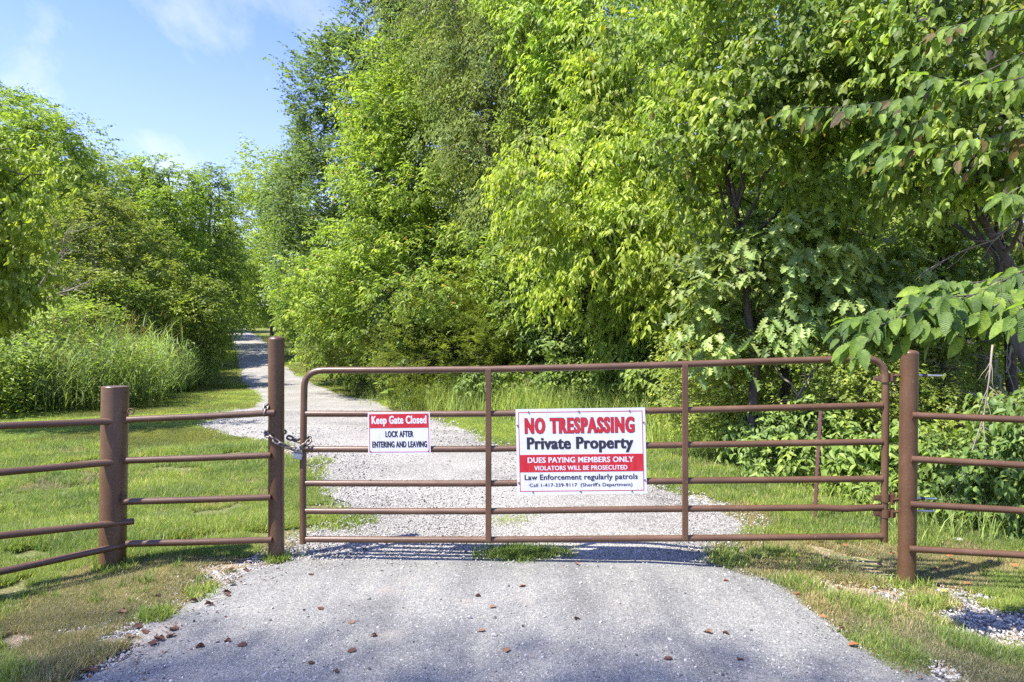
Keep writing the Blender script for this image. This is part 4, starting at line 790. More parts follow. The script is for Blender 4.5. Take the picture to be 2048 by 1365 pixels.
# wispy grass in the gravel between the wheel tracks
X2, Y2 = [], []
for (cx_, cy_, sx2, sy2, n2) in [(1050, 1112, 62, 9, 170), (1020, 1052, 38, 12, 40), (690, 1045, 50, 22, 70), (400, 1190, 14, 7, 9), (312, 1240, 16, 8, 12), (552, 1120, 30, 6, 12), (224, 1146, 40, 8, 22), (1812, 1180, 44, 8, 13)]:
    for k in range(n2):
        p_ = ground_at(cx_ + rr_.normal() * sx2 * .55, cy_ + rr_.normal() * sy2 * .5); X2.append(p_.x); Y2.append(p_.y)
X2 = np.array(X2); Y2 = np.array(Y2)
X, Y, dm, gm = X[ok], Y[ok], dm[ok], gm[ok]
n = len(X); dn = dm * 1.3 + .30 * noise3(np.stack([X * 8, Y * 8, X * 0 + 4], 1)) + .38 * noise3(np.stack([X * 2.2, Y * 2.2, X * 0 + 9], 1)) + rr_.uniform(-.25, .25, n)
ind = np.where(dn > .55, 8 + rr_.randint(0, 4, n), np.where(rr_.rand(n) < .4, 5 + rr_.randint(0, 3, n), rr_.randint(0, 5, n)))
ind = np.where((rr_.rand(n) < .012) & (Y > 4), 12 + rr_.randint(0, 3, n), ind)
X = np.concatenate([X, X2]); Y = np.concatenate([Y, Y2]); ind = np.concatenate([ind, rr_.randint(0, 3, len(X2))]); n = len(X)
s_ = rr_.uniform(.5, 1.25, n) * (1 + .3 * (rr_.rand(n) < .08)) * (1 + .22 * noise3(np.stack([X * 3, Y * 3, X * 0], 1))).clip(.6, 1.4) * np.clip(.75 + Y * .035, .8, 1.15); s_[-len(X2):] = rr_.uniform(1.0, 1.7, len(X2))
scatter('lawn_grass', 'short mown grass on both sides of the gravel by the gate', 'grass', np.stack([X, Y, hgt(X, Y) + lump(X, Y)], 1), np.stack([rr_.normal(size=n) * .08, rr_.normal(size=n) * .08, rr_.uniform(0, 6.28, n)], 1), np.stack([s_] * 3, 1), ind, src)
X, Y, rr_ = scat_pts(130000, 10, 100, 8)
tw = np.interp(Y, RY, RL); ok = ~in_road(X + edge_noise(X, Y, .08), Y, -.05) & (X > np.interp(Y, [10, 20, 30, 60, 100], [-14, -16, -20, -34, -50])) & (X < np.interp(Y, RY, RR) + np.interp(Y, [10, 20, 40, 100], [8, 7, 5, 6]))
gm, dm = masks(X, Y); ok &= rr_.rand(len(X)) > gm * .85
X, Y = X[ok], Y[ok]; n = len(X); s_ = rr_.uniform(.7, 1.2, n) * np.clip(Y / 22, .6, 3.0)
sz = rr_.uniform(.7, 1.2, n) * np.clip(Y / 30, .6, 1.6)
dn = .5 * noise3(np.stack([X * .9, Y * .9, X * 0 + 9], 1)) + rr_.uniform(-.3, .3, n) + .25 * (X > np.interp(Y, RY, RR))
scatter('far_verge_grass', 'mown grass verges beside the road further back', 'grass', np.stack([X, Y, hgt(X, Y) + lump(X, Y)], 1), np.stack([X * 0, X * 0, rr_.uniform(0, 6.28, n)], 1), np.stack([s_, s_, sz], 1), np.where(dn > .25, 4 + rr_.randint(0, 2, n), rr_.randint(0, 4, n)), srcF)
# pebbles
def pebble(seed):
    rr_ = np.random.RandomState(seed); import bmesh
    bm = bmesh.new(); bmesh.ops.create_icosphere(bm, subdivisions=1, radius=1)
    K = rr_.normal(size=(5, 3)); K /= np.linalg.norm(K, axis=1)[:, None]; cut = rr_.uniform(.45, .85, 5)
    for v in bm.verts:
        p = np.array(v.co)
        for k_, c_ in zip(K, cut):
            d = p @ k_
            if d > c_: p = p - k_ * (d - c_)
        v.co = p * np.array([1, rr_.uniform(.65, .8), .55])
    me = bpy.data.meshes.new('pebble'); bm.to_mesh(me); bm.free()
    a = me.attributes.new('Col', 'FLOAT_COLOR', 'POINT'); n = len(me.vertices); t = rr_.uniform(.75, 1.15); cc = np.tile([t, t * .985, t * .96, 1], (n, 1)).astype(np.float32); a.data.foreach_set('color', cc.ravel())
    me.materials.append(M_PEB); return me
pebs = [pebble(400 + k) for k in range(8)]
X, Y, rr_ = scat_pts(150000, 2.9, 16, 9); gm, dm = masks(X, Y); n = len(X)
ir = in_road(X, Y, .12); ia = in_apron(X, Y, 0); cl = noise3(np.stack([X * 3, Y * 3, X * 0 + 2], 1))
dr = X - np.interp(Y, AY, AR)
pa = np.clip(.10 + .22 * np.clip(1 + dr / .8, 0, 1) * (cl > -.3) + .05 * (cl > .9), 0, 1)
keep = np.where(ir, rr_.rand(n) < .75 + .2 * cl, np.where(ia, rr_.rand(n) < pa, rr_.rand(n) < gm * .95))
sz = np.where(ir, rr_.uniform(.004, .011, n), np.where(ia, rr_.uniform(.003, .0075, n) * (1 + 1.1 * (rr_.rand(n) < .05)), rr_.uniform(.004, .011, n)))
sz = sz * np.where(rr_.rand(n) < .05, 1.5, 1) * np.clip(Y / 6, 1, 1.7)
X, Y, sz = X[keep], Y[keep], sz[keep]; ir, ia = ir[keep], ia[keep]; n = len(X)
Z = hgt(X, Y) + np.where(ir, .006 + .028 * np.clip((Y - 4.8) / .5, 0, 1), np.where(ia, .020, .002 + lump(X, Y))) + sz * .25
scatter('gravel', 'loose pale limestone gravel over the drive and its edges', 'gravel', np.stack([X, Y, Z], 1), np.stack([rr_.normal(size=n) * .5, rr_.normal(size=n) * .5, rr_.uniform(0, 6.28, n)], 1), np.stack([sz, sz, sz], 1), rr_.randint(0, 8, n), pebs)
# ------------------------------------------------------------------ gate
GA = (-1.491, 4.88); GB = (2.535, 4.65)
def gp(px, py, off=0): return on_plane(px, py, GA, GB, off)
gate = thing('tube_gate', 'closed brown six rail tube gate across the gravel drive', 'gate', gp(1188, 1087)); GL = Vector(gate.location)
RT = 0.0235
def relp(P, o): return [Vector(p) - o for p in P]
def arc(c0, c1, c2, n=8):
    return [(Vector(c0) * (1 - t) ** 2 + Vector(c1) * 2 * t * (1 - t) + Vector(c2) * t * t) for t in [k / n for k in range(n + 1)]]
# outer frame: left stile, bend, top rail, bend, right stile
P = [gp(606, 1088), gp(606, 960), gp(607.5, 830)] + arc(gp(608.5, 775), gp(609.5, 742), gp(648, 741)) + [gp(800, 740.5), gp(977, 739), gp(1180, 734.5), gp(1370, 729), gp(1540, 723)] + arc(gp(1725, 717.5), gp(1768, 716), gp(1771, 755)) + [gp(1771, 830), gp(1769.5, 960), gp(1768, 1084)]
MB().tube(relp(P, GL), RT, 16).obj('gate_frame', M_PAINT, gate, auto=50)
RAILS = [(828, 828, 820.5, 811), (899, 898.5, 890, 884), (967, 967.5, 962, 958), (1022.5, 1023, 1018, 1014.5), (1079, 1080, 1077, 1073)]
for a, b, c_, d in RAILS:
    P = [gp(612, a), gp(800, (a + b) / 2 + .3), gp(977, b), gp(1180, (b + c_) / 2 - .5), gp(1370, c_), gp(1570, (c_ + d) / 2), gp(1764, d)]
    if a == 1022.5: P = P[:-1] + [gp(1640, 1015.5), gp(1690, 1018), gp(1764, 1014.5)]
    MB().tube(relp(P, GL), 0.0225, 14).obj('rail', M_PAINT, gate, auto=50)
for xt, xb in ((977.5, 976.5), (1370, 1370.5)):
    a, b = gp(xt, 738 if xt < 1000 else 729, .02), gp(xb, 1084 if xt < 1000 else 1081, .02); n_ = Vector((GB[1] - GA[1], -(GB[0] - GA[0]), 0)).normalized(); t_ = (Vector((*GB, 0)) - Vector((*GA, 0))).normalized()
    mb = MB(); rot = Matrix((t_, n_, Vector((0, 0, 1)))).transposed(); mid = (a + b) / 2
    mb.box(mid - GL, (.020, .0135, (a - b).length / 2), rot); o = mb.obj('stile', M_PAINT, gate, smooth=False, bevel=.004)
    # weld beads where the stile crosses each rail
    for rr in RAILS:
        y_ = rr[1] if xt < 1000 else rr[2]; 
        for s_ in (-1, 1):
            q = gp(xt + s_ * 7, y_, .012) - GL; wb = MB(); wb.tube([q + Vector((0, 0, -.018)), q + Vector((0, -.003, 0)), q + Vector((0, 0, .018))], [.002, .005, .002], 6); w_ = wb.obj('weld_bead', M_PAINT, gate)
# hinge clamps on the right stile
def clamp(y_):
    cpt = gp(1769.5, y_) - GL; mb = MB(); mb.tube([cpt + Vector((0, 0, -.026)), cpt + Vector((0, 0, .026))], .031, 18)
    k_ = mb.obj('hinge_clamp', M_PAINT, gate)
    e = MB(); e.box(cpt + Vector((-.052, -.006, 0)), (.026, .007, .018)); e.tube([cpt + Vector((-.058, -.020, 0)), cpt + Vector((-.058, .008, 0))], .011, 6); o = e.obj('clamp_bolt', M_PAINT, k_)
    e = MB(); e.box(cpt + Vector((.046, -.004, 0)), (.020, .014, .024)); e.tube([cpt + Vector((.052, -.004, -.03)), cpt + Vector((.052, -.004, .036))], .012, 10); e.obj('hinge_eye', M_PAINT, k_)
for y_ in (757, 996, 1027): clamp(y_)

# ------------------------------------------------------------------ left fence
fl = thing('pipe_fence', 'brown pipe fence left of the gate with a thick and a slim post', 'fence', (-2.2, 4.8, 0)); FL = Vector(fl.location)
def post(parent, O, px, pyt, pyb, Y, rad, dome, name='post', lean=0):
    b = at(px, pyb, Y); t = at(px + lean, pyt, Y); mb = MB(); zt = t.z; zb = b.z - .25
    prof = [(zb, rad), (zt - (.028 if dome else .003), rad)]
    if dome: prof += [(zt - .024, rad * 1.01), (zt - .020, rad * .99), (zt - .010, rad * .9), (zt - .003, rad * .62), (zt, rad * .1)]
    else: prof += [(zt, rad * .97)]
    P_ = []; 
    for z, _ in prof: u = (z - b.z) / (zt - b.z); P_.append(Vector((b.x + (t.x - b.x) * u, Y, z)) - O)
    mb.tube(P_, [q[1] for q in prof], 40); return mb.obj(name, M_PAINT, parent, auto=40)
MIDY = 4.92; LEFTY = 4.70; RIGHTY = 4.61
post(fl, FL, 552.5, 673, 1117, MIDY, .056, True).__setitem__('label', 'slim tall domed latch post')
post(fl, FL, 224.5, 773, 1142, LEFTY, .085, False, lean=6).__setitem__('label', 'thick flat topped corner post')
FA = ((552 - CX) / F * MIDY, MIDY - .05); FB = ((228 - CX) / F * LEFTY, LEFTY - .075)
def fp(px, py, off=0): return on_plane(px, py, FA, FB, off)
for (x0, y0, x1, y1) in [(254, 840, 549, 826), (253, 921.5, 541, 911), (248, 1004, 541, 995), (252, 1088, 543, 1080)]:
    MB().tube(relp([fp(x0, y0, .012), fp((x0 + x1) / 2, (y0 + y1) / 2 + .6, .012), fp(x1, y1, .012)], FL), .0225, 14).obj('rail', M_PAINT, fl, auto=50)
HB = ((0 - CX) / F * 4.2, 4.2)
def lp(px, py): return on_plane(px, py, (FB[0], FB[1] - .012), HB)
for (x0, y0, x1, y1) in [(0, 852.5, 254, 842), (0, 945.5, 255, 922), (0, 1072, 267, 1043), (0, 1144, 252, 1090)]:
    k_ = (y1 - y0) / (x1 - x0); MB().tube(relp([lp(-330, y0 - 330 * k_), lp(0, y0), lp(x1, y1)], FL), .0225, 14).obj('rail', M_PAINT, fl, auto=50)
e = lp(-330, 1180); mb = MB(); mb.tube([Vector((e.x, e.y + .07, -.2)) - FL, Vector((e.x, e.y + .07, 1.22)) - FL], .057, 24); mb.obj('post', M_PAINT, fl)
# eye bolt and tab on the thick post
q = fp(262, 823, .0) - FL; ring = [q + Vector((math.cos(a) * .020, 0, math.sin(a) * .018)) for a in np.linspace(0, 2 * PI, 15)]
mb = MB(); mb.tube(ring, .0055, 8, caps=False); mb.tube([q + Vector((-.05, .02, -.012)), q + Vector((-.018, 0, -.008))], .0055, 8); mb.obj('eye_bolt', M_PAINT, fl)
q = fp(250, 992, -.01) - FL; mb = MB(); mb.box(q, (.012, .006, .014)); mb.tube([q + Vector((0, -.02, .004)), q + Vector((0, .01, .004))], .006, 8); mb.obj('bolt_tab', M_PAINT, fl, smooth=False)
q = at(546, 850, MIDY - .058) - FL; MB().tube([q + Vector((0, .02, 0)), q + Vector((0, -.006, 0))], [.013, .012], 12).obj('bolt_head', M_PAINT, fl)
# ------------------------------------------------------------------ right fence
fr = thing('pipe_fence', 'brown pipe fence right of the gate whose domed post carries the hinges', 'fence', (2.7, 4.6, 0)); FR = Vector(fr.location)
post(fr, FR, 1813, 700, 1176, RIGHTY, .0565, True, lean=6)
RA = ((1826 - CX) / F * 4.53, 4.53); RB = ((2048 - CX) / F * 4.37, 4.37)
for (x0, y0, y1) in [(1824, 831, 840), (1822, 918.5, 931), (1820, 1009, 1022), (1818, 1098, 1111)]:
    k_ = (y1 - y0) / (2048 - x0); P = [on_plane(x0, y0, RA, RB), on_plane(2048, y1, RA, RB), on_plane(2380, y1 + 332 * k_, RA, RB)]
    MB().tube(relp(P, FR), .0225, 14).obj('rail', M_PAINT, fr, auto=50)
e = on_plane(2380, 1100, RA, RB); MB().tube([Vector((e.x, e.y + .07, -.3)) - FR, Vector((e.x, e.y + .07, 1.35)) - FR], .057, 24).obj('post', M_PAINT, fr)
for y_, xr in ((751, 1884), (997, 1872), (1022, 1868)):
    a = at(1784, y_ + (1 if y_ < 800 else 3), 4.63) - FR; b = at(1808, y_, 4.62) - FR
    mb = MB(); mb.tube([a, b], .009, 8); mb.tube([a + Vector((0, 0, .012)), a + Vector((0, 0, -.035))], .010, 8); mb.obj('hinge_pin', M_PAINT, fr)
    a = at(1830, y_, 4.645) - FR; b = at(xr, y_ + 1, 4.66) - FR; n_ = 40
    rad = [.0068 if k % 2 else .0082 for k in range(n_)]
    MB().tube([a.lerp(b, k / (n_ - 1)) for k in range(n_)], rad, 8).obj('threaded_rod', M_STEEL, fr, smooth=False)
    if y_ < 1010: MB().tube([a.lerp(b, .28), a.lerp(b, .42)], .014, 6).obj('nut', M_PAINT, fr, smooth=False)
# ------------------------------------------------------------------ chain, lock
def link_mesh(Lk=.064, Wk=.044, rk=.0078, nm='link'):
    P = []; h = Lk / 2 - Wk / 2
    for k in range(7): a = -PI / 2 + PI * k / 6; P.append(Vector((h + math.cos(a) * (Wk / 2 - rk), math.sin(a) * (Wk / 2 - rk), 0)))
    for k in range(7): a = PI / 2 + PI * k / 6; P.append(Vector((-h + math.cos(a) * (Wk / 2 - rk), math.sin(a) * (Wk / 2 - rk), 0)))
    P.append(P[0]); mb = MB(); mb.tube(P, rk, 7, caps=False); m_ = mb.me(nm); m_.materials.append(M_CHAIN); return m_
LM = link_mesh()
def chain(name, label, path, pitch=.042, cat='chain'):
    P = [Vector(p) for p in path]; root = thing(name, label, cat, P[0]); seg = [(P[i + 1] - P[i]).length for i in range(len(P) - 1)]; tot_ = sum(seg); n_ = max(1, int(tot_ / pitch)); rd = random.Random(4)
    def pos(s):
        for i, l in enumerate(seg):
            if s <= l or i == len(seg) - 1: return P[i].lerp(P[i + 1], min(1, s / l)), (P[i + 1] - P[i]).normalized()
            s -= l
    for k in range(n_):
        p, _ = pos((k + .5) * tot_ / n_); a, _ = pos(k * tot_ / n_); b, _ = pos((k + 1) * tot_ / n_); t = (b - a).normalized()
        o = bpy.data.objects.new('link', LM); S.collection.objects.link(o); o.parent = root
        q = t.to_track_quat('X', 'Z').to_matrix().to_4x4() @ Matrix.Rotation((.6 if k % 2 else .6 + PI / 2) + rd.uniform(-.25, .25), 4, 'X')
        o.matrix_local = Matrix.Translation(p - P[0]) @ q
    return root
chain('chain', 'weathered steel chain looped round the latch post and the gate stile', [at(571, 866, 5.00), at(552, 858, 5.00), at(534, 863, 4.94), at(531, 869, 4.88), at(541, 874, 4.845), at(553, 884, 4.835), at(568, 892, 4.85), at(583, 897, 4.87), at(596, 899, 4.86), at(607, 893, 4.84), at(617, 884, 4.86), at(619, 878, 4.89), at(606, 882, 4.935), at(590, 881, 4.95), at(575, 874, 4.96)])
chain('chain_loop', 'short loose chain loop hooked over the end of the top fence rail', [at(528, 829, 4.83), at(533, 811, 4.87), at(541, 822, 4.93)], .034)
pl = thing('padlock', 'scuffed steel padlock hanging from the chain beside the gate stile', 'padlock', at(596, 911, 4.845)); PLc = Vector(pl.location)
rz = Matrix.Rotation(.22, 3, 'Y')
MB().box((0, 0, 0), (.033, .012, .028), rz).obj('lock_body', M_LOCK, pl, smooth=False, bevel=.005)
MB().box(rz @ Vector((0, -.001, .021)), (.0338, .013, .007), rz).obj('lock_bumper', simple('dark_lock_rim', (.05, .06, .075), .4), pl, smooth=False, bevel=.002)
P = [rz @ Vector((-.017, 0, .02)), rz @ Vector((-.017, 0, .035))] + [rz @ Vector((-math.cos(a) * .017, 0, .037 + math.sin(a) * .017)) for a in np.linspace(0, PI, 9)] + [rz @ Vector((.017, 0, .02))]
MB().tube(P, .0045, 8).obj('shackle', M_STEEL, pl)
# ------------------------------------------------------------------ signs
def text_mesh(s, off=0.0, hshift=0.0, sp=1.0):
    cu = bpy.data.curves.new('t', 'FONT'); cu.body = s; cu.space_character = sp; cu.offset = off; cu.resolution_u = 3; cu.fill_mode = 'FRONT'; cu.dimensions = '2D'
    o = bpy.data.objects.new('t', cu); S.collection.objects.link(o); dg = bpy.context.evaluated_depsgraph_get(); dg.update()
    m_ = bpy.data.meshes.new_from_object(o.evaluated_get(dg)); bpy.data.objects.remove(o)
    V = np.zeros(len(m_.vertices) * 3, np.float32); m_.vertices.foreach_get('co', V); V = V.reshape(-1, 3)
    Fc = [tuple(p.vertices) for p in m_.polygons]
    if hshift:
        # widen the strokes sideways by stacking shifted copies on slightly different levels
        K = 5; Vs = []; Fs = []
        for k in range(K):
            q = V.copy(); q[:, 0] += hshift * (k / (K - 1) - .5); q[:, 2] += k * 2e-3; Vs.append(q); Fs += [tuple(i + k * len(V) for i in f) for f in Fc]
        V = np.concatenate(Vs); Fc = Fs
    return V, Fc
def sign(name, label, corners, Y_off, items, border, depth=.004):
    TL, TR, BR, BL = [gp(*c_, Y_off) for c_ in corners]; root = thing(name, label, 'sign', BL); O = Vector(BL)
    nrm = (TR - TL).cross(BL - TL).normalized()
    if nrm.y > 0: nrm = -nrm
    def uv(u, v, d=0): return TL.lerp(TR, u).lerp(BL.lerp(BR, u), v) + nrm * d - O
    # panel with rounded corners and a slight wave
    N_ = 16; V = []; Fc = []
    for side in (0, 1):
        for j in range(N_ + 1):
            for i_ in range(N_ + 1):
                u, v = i_ / N_, j / N_; V.append(uv(u, v, (.0 if side == 0 else -depth)))
    n1 = (N_ + 1) ** 2
    for j in range(N_):
        for i_ in range(N_):
            a = j * (N_ + 1) + i_; Fc.append((a, a + N_ + 1, a + N_ + 2, a + 1)); Fc.append((a + n1, a + 1 + n1, a + N_ + 2 + n1, a + N_ + 1 + n1))
    ring = [i_ for i_ in range(N_ + 1)] + [j * (N_ + 1) + N_ for j in range(1, N_ + 1)] + [N_ * (N_ + 1) + i_ for i_ in range(N_ - 1, -1, -1)] + [j * (N_ + 1) for j in range(N_ - 1, 0, -1)]
    for k in range(len(ring)): a, b = ring[k], ring[(k + 1) % len(ring)]; Fc.append((a, b, b + n1, a + n1))
    mb = MB(); mb.add([tuple(v) for v in V], Fc); mb.obj('panel', M_WHITE, root, smooth=False)
    def rect(u0, v0, u1, v1, m_, nm, d=.0006):
        mb = MB(); mb.add([tuple(uv(*q, d)) for q in ((u0, v0), (u1, v0), (u1, v1), (u0, v1))], [(0, 3, 2, 1)]); return mb.obj(nm, m_, root, smooth=False)
    mb = MB(); u0, v0, u1, v1, t, asp = border
    for (a, b, c_, d) in ((u0, v0, u1, v0 + t * asp), (u0, v1 - t * asp, u1, v1), (u0, v0 + t * asp, u0 + t, v1 - t * asp), (u1 - t, v0 + t * asp, u1, v1 - t * asp)):
        mb.add([tuple(uv(*q, .0006)) for q in ((a, b), (c_, b), (c_, d), (a, d))], [(0, 3, 2, 1)])
    mb.obj('red_border', M_RED, root, smooth=False)
    for it in items:
        if it[0] == 'rect': rect(*it[1:5], it[5], it[6], .0009)
        else:
            _, s, a, b, c_, d, m_, off, hs = it[:9]; V, Fc = text_mesh(s, off, hs, it[10] if len(it) > 10 else 1.0 + hs * 1.1); lo, hi = V.min(0), V.max(0)
            lvl = it[9] if len(it) > 9 else .0014
            Q = [tuple(uv(a + (c_ - a) * (x - lo[0]) / (hi[0] - lo[0]), d + (b - d) * (y - lo[1]) / (hi[1] - lo[1]), lvl + z * .02)) for x, y, z in V]
            mb = MB(); mb.add(Q, Fc); mb.obj('lettering', m_, root, smooth=False)
    return root, uv
# boxes measured on the photo: u,v in fractions of the sign (v downwards)
items = [('text', 'NO TRESPASSING', .067, .102, .918, .292, M_BLACK, .034, .11, .0012, 1.19), ('text', 'NO TRESPASSING', .070, .106, .915, .288, M_RED, .018, .10, .0016, 1.19),
         ('text', 'Private Property', .082, .330, .905, .515, M_BLACK, .018, .07),
         ('rect', .020, .535, .980, .738, M_RED, 'red_band'),
         ('text', 'DUES PAYING MEMBERS ONLY', .085, .565, .905, .630, M_WHITE, .012, .055),
         ('text', 'VIOLATORS WILL BE PROSECUTED', .135, .665, .855, .718, M_WHITE, .010, .05),
         ('text', 'Law Enforcement regularly patrols', .058, .765, .932, .848, M_BLACK, .008, .035),
         ('text', "Call 1-417-339-9117  (Sheriff's Department)", .095, .868, .890, .922, M_BLACK, .004, .02)]
sg, uvf = sign('warning_sign', 'large white and red NO TRESPASSING Private Property sign on the gate', [(1031, 819), (1290, 815.5), (1294, 987.5), (1035, 990)], .030, items, (.020, .035, .980, .965, .0055, 1.5))
sg_, t_, b_ = mat('screw_rust'); b_.inputs['Base Color'].default_value = (.16, .11, .08, 1); b_.inputs['Roughness'].default_value = .6
def screws(root, uv, pts, rad=.007):
    for u, v in pts:
        p = uv(u, v, .001); MB().tube([p, p + Vector((0, -.004, 0))], [rad, rad * .7], 10).obj('screw', sg_, root)
screws(sg, uvf, [(.10, .035), (.49, .035), (.88, .035), (.012, .19), (.985, .17), (.012, .86), (.985, .84), (.12, .965), (.49, .965), (.885, .965)])
items2 = [('rect', .03, .05, .97, .375, M_RED, 'red_band'), ('text', 'Keep Gate Closed', .06, .08, .945, .335, M_WHITE, .018, .08), ('text', 'LOCK AFTER', .28, .445, .73, .595, M_BLACK, .018, .07), ('text', 'ENTERING AND LEAVING', .065, .695, .945, .845, M_BLACK, .018, .075)]
sg2, uv2 = sign('instruction_sign', 'small white and red Keep Gate Closed sign left of centre on the gate', [(735.5, 826), (859.5, 824.5), (861.5, 907.5), (736.5, 908.5)], .030, items2, (.02, .035, .98, .965, .010, 1.5))
screws(sg2, uv2, [(.035, .07), (.965, .07), (.04, .93), (.96, .93)], .004)
# ------------------------------------------------------------------ steel stake
b = ground_at(1628, 1048); t = at(1641, 822, b.y + .05); st = thing('steel_stake', 'thin rusty studded steel fence stake standing behind the gate', 'stake', b)
d = t - b; mb = MB(); L = d.length; rot = d.to_track_quat('Z', 'Y').to_matrix()
mb.box(rot @ Vector((0, 0, L / 2 - .1)), (.016, .0025, L / 2 + .1), rot); mb.box(rot @ Vector((0, -.0145, L / 2 - .1)), (.0025, .012, L / 2 + .1), rot); mb.obj('stake_bar', M_RUST, st, smooth=False)
for k in range(20):
    MB().box(rot @ Vector((-.0165, -.004, .06 + k * L / 20.5)), (.005, .005, .009), rot).obj('stud', M_RUST, st, smooth=False)
# ------------------------------------------------------------------ trunks in the wood behind the right post
def trunk_thing(label, px, pyb, Y, rad, ztop, lean, seed):
    x = (px - CX) / F * Y; z = float(hgt(x, Y)); root = thing('tree_trunk', label, 'tree trunk', (x, Y, z)); rd = random.Random(seed)
    P_ = []; R_ = []
    for k in range(14): u = k / 13; P_.append(Vector((lean * u + rd.uniform(-.02, .02), rd.uniform(-.02, .02), -.2 + (ztop + .2) * u))); R_.append(rad * (1.25 - .25 * min(1, u * 6)) * (1 - .35 * u) * rd.uniform(.96, 1.04))
    MB().tube(P_, R_, 16).obj('trunk', M_BARK, root, auto=0)
trunk_thing('thick grey trunk rising behind the top of the right gate post', 1905, 900, 8.6, .17, 6.5, -.35, 1)
trunk_thing('slimmer grey trunk just right of the thick trunk', 1962, 900, 9.2, .085, 6, .1, 2)
trunk_thing('dark leaning trunk in the wood between oak and thick trunk', 1850, 900, 12, .11, 7, .4, 3)
trunk_thing('thin dark trunk at the right edge of the photo', 2035, 900, 8.4, .07, 6, -.3, 4)
trunk_thing('dark trunk half hidden above the honeysuckle left of the gate end', 1660, 900, 12, .12, 7, -.5, 5)
# bare twiggy branches
def bare(label, pts, seed, n=16, r0=.008):
    P = [at(*p) for p in pts]; root = thing('dead_branch', label, 'dead branch', P[0]); rd = random.Random(seed); mb = MB(); O = P[0]
    mb.tube([p - O for p in P], [r0 * (1 - .6 * k / (len(P) - 1)) for k in range(len(P))], 6)
    for k in range(n):
        i_ = rd.randrange(len(P) - 1); a = P[i_].lerp(P[i_ + 1], rd.random()); d = (P[i_ + 1] - P[i_]).normalized()
        v = (d + Vector((rd.uniform(-1, 1), rd.uniform(-.6, .6), rd.uniform(-1, .8))) * .8).normalized(); l = rd.uniform(.12, .45) * (P[0].y / 8)
        q = [a - O]; 
        for s_ in range(3): v = (v + Vector((rd.uniform(-1, 1), 0, rd.uniform(-1, 1))) * .25).normalized(); q.append(q[-1] + v * l / 3)
        mb.tube(q, [r0 * .5, r0 * .4, r0 * .3, r0 * .15], 4)
    mb.obj('twigs', M_TWIG, root, auto=0)
bare('pale dead branch hanging in the weeds right of the gate post', [(1985, 690, 6.2), (1978, 760, 6.2), (1968, 830, 6.15), (1945, 900, 6.1), (1930, 960, 6.1)], 1, 22, .009)
bare('fan of dry twigs beside the trunks at the right edge', [(2048, 430, 6.6), (1990, 480, 6.6), (1930, 500, 6.7), (1870, 530, 6.8)], 2, 20, .009)
bare('grey leafless branch arching below the drooping shrub', [(800, 610, 18.2), (850, 592, 18), (905, 602, 17.8), (930, 640, 17.6), (955, 680, 17.4)], 3, 30, .009)
bare('leafless grey branch beside the lime green tree at the left', [(60, 600, 16), (100, 540, 16), (125, 500, 16), (130, 465, 16)], 4, 30, .016)
bare('second leafless branch low among the left bushes', [(60, 610, 17), (110, 590, 17), (150, 575, 17)], 5, 22, .014)
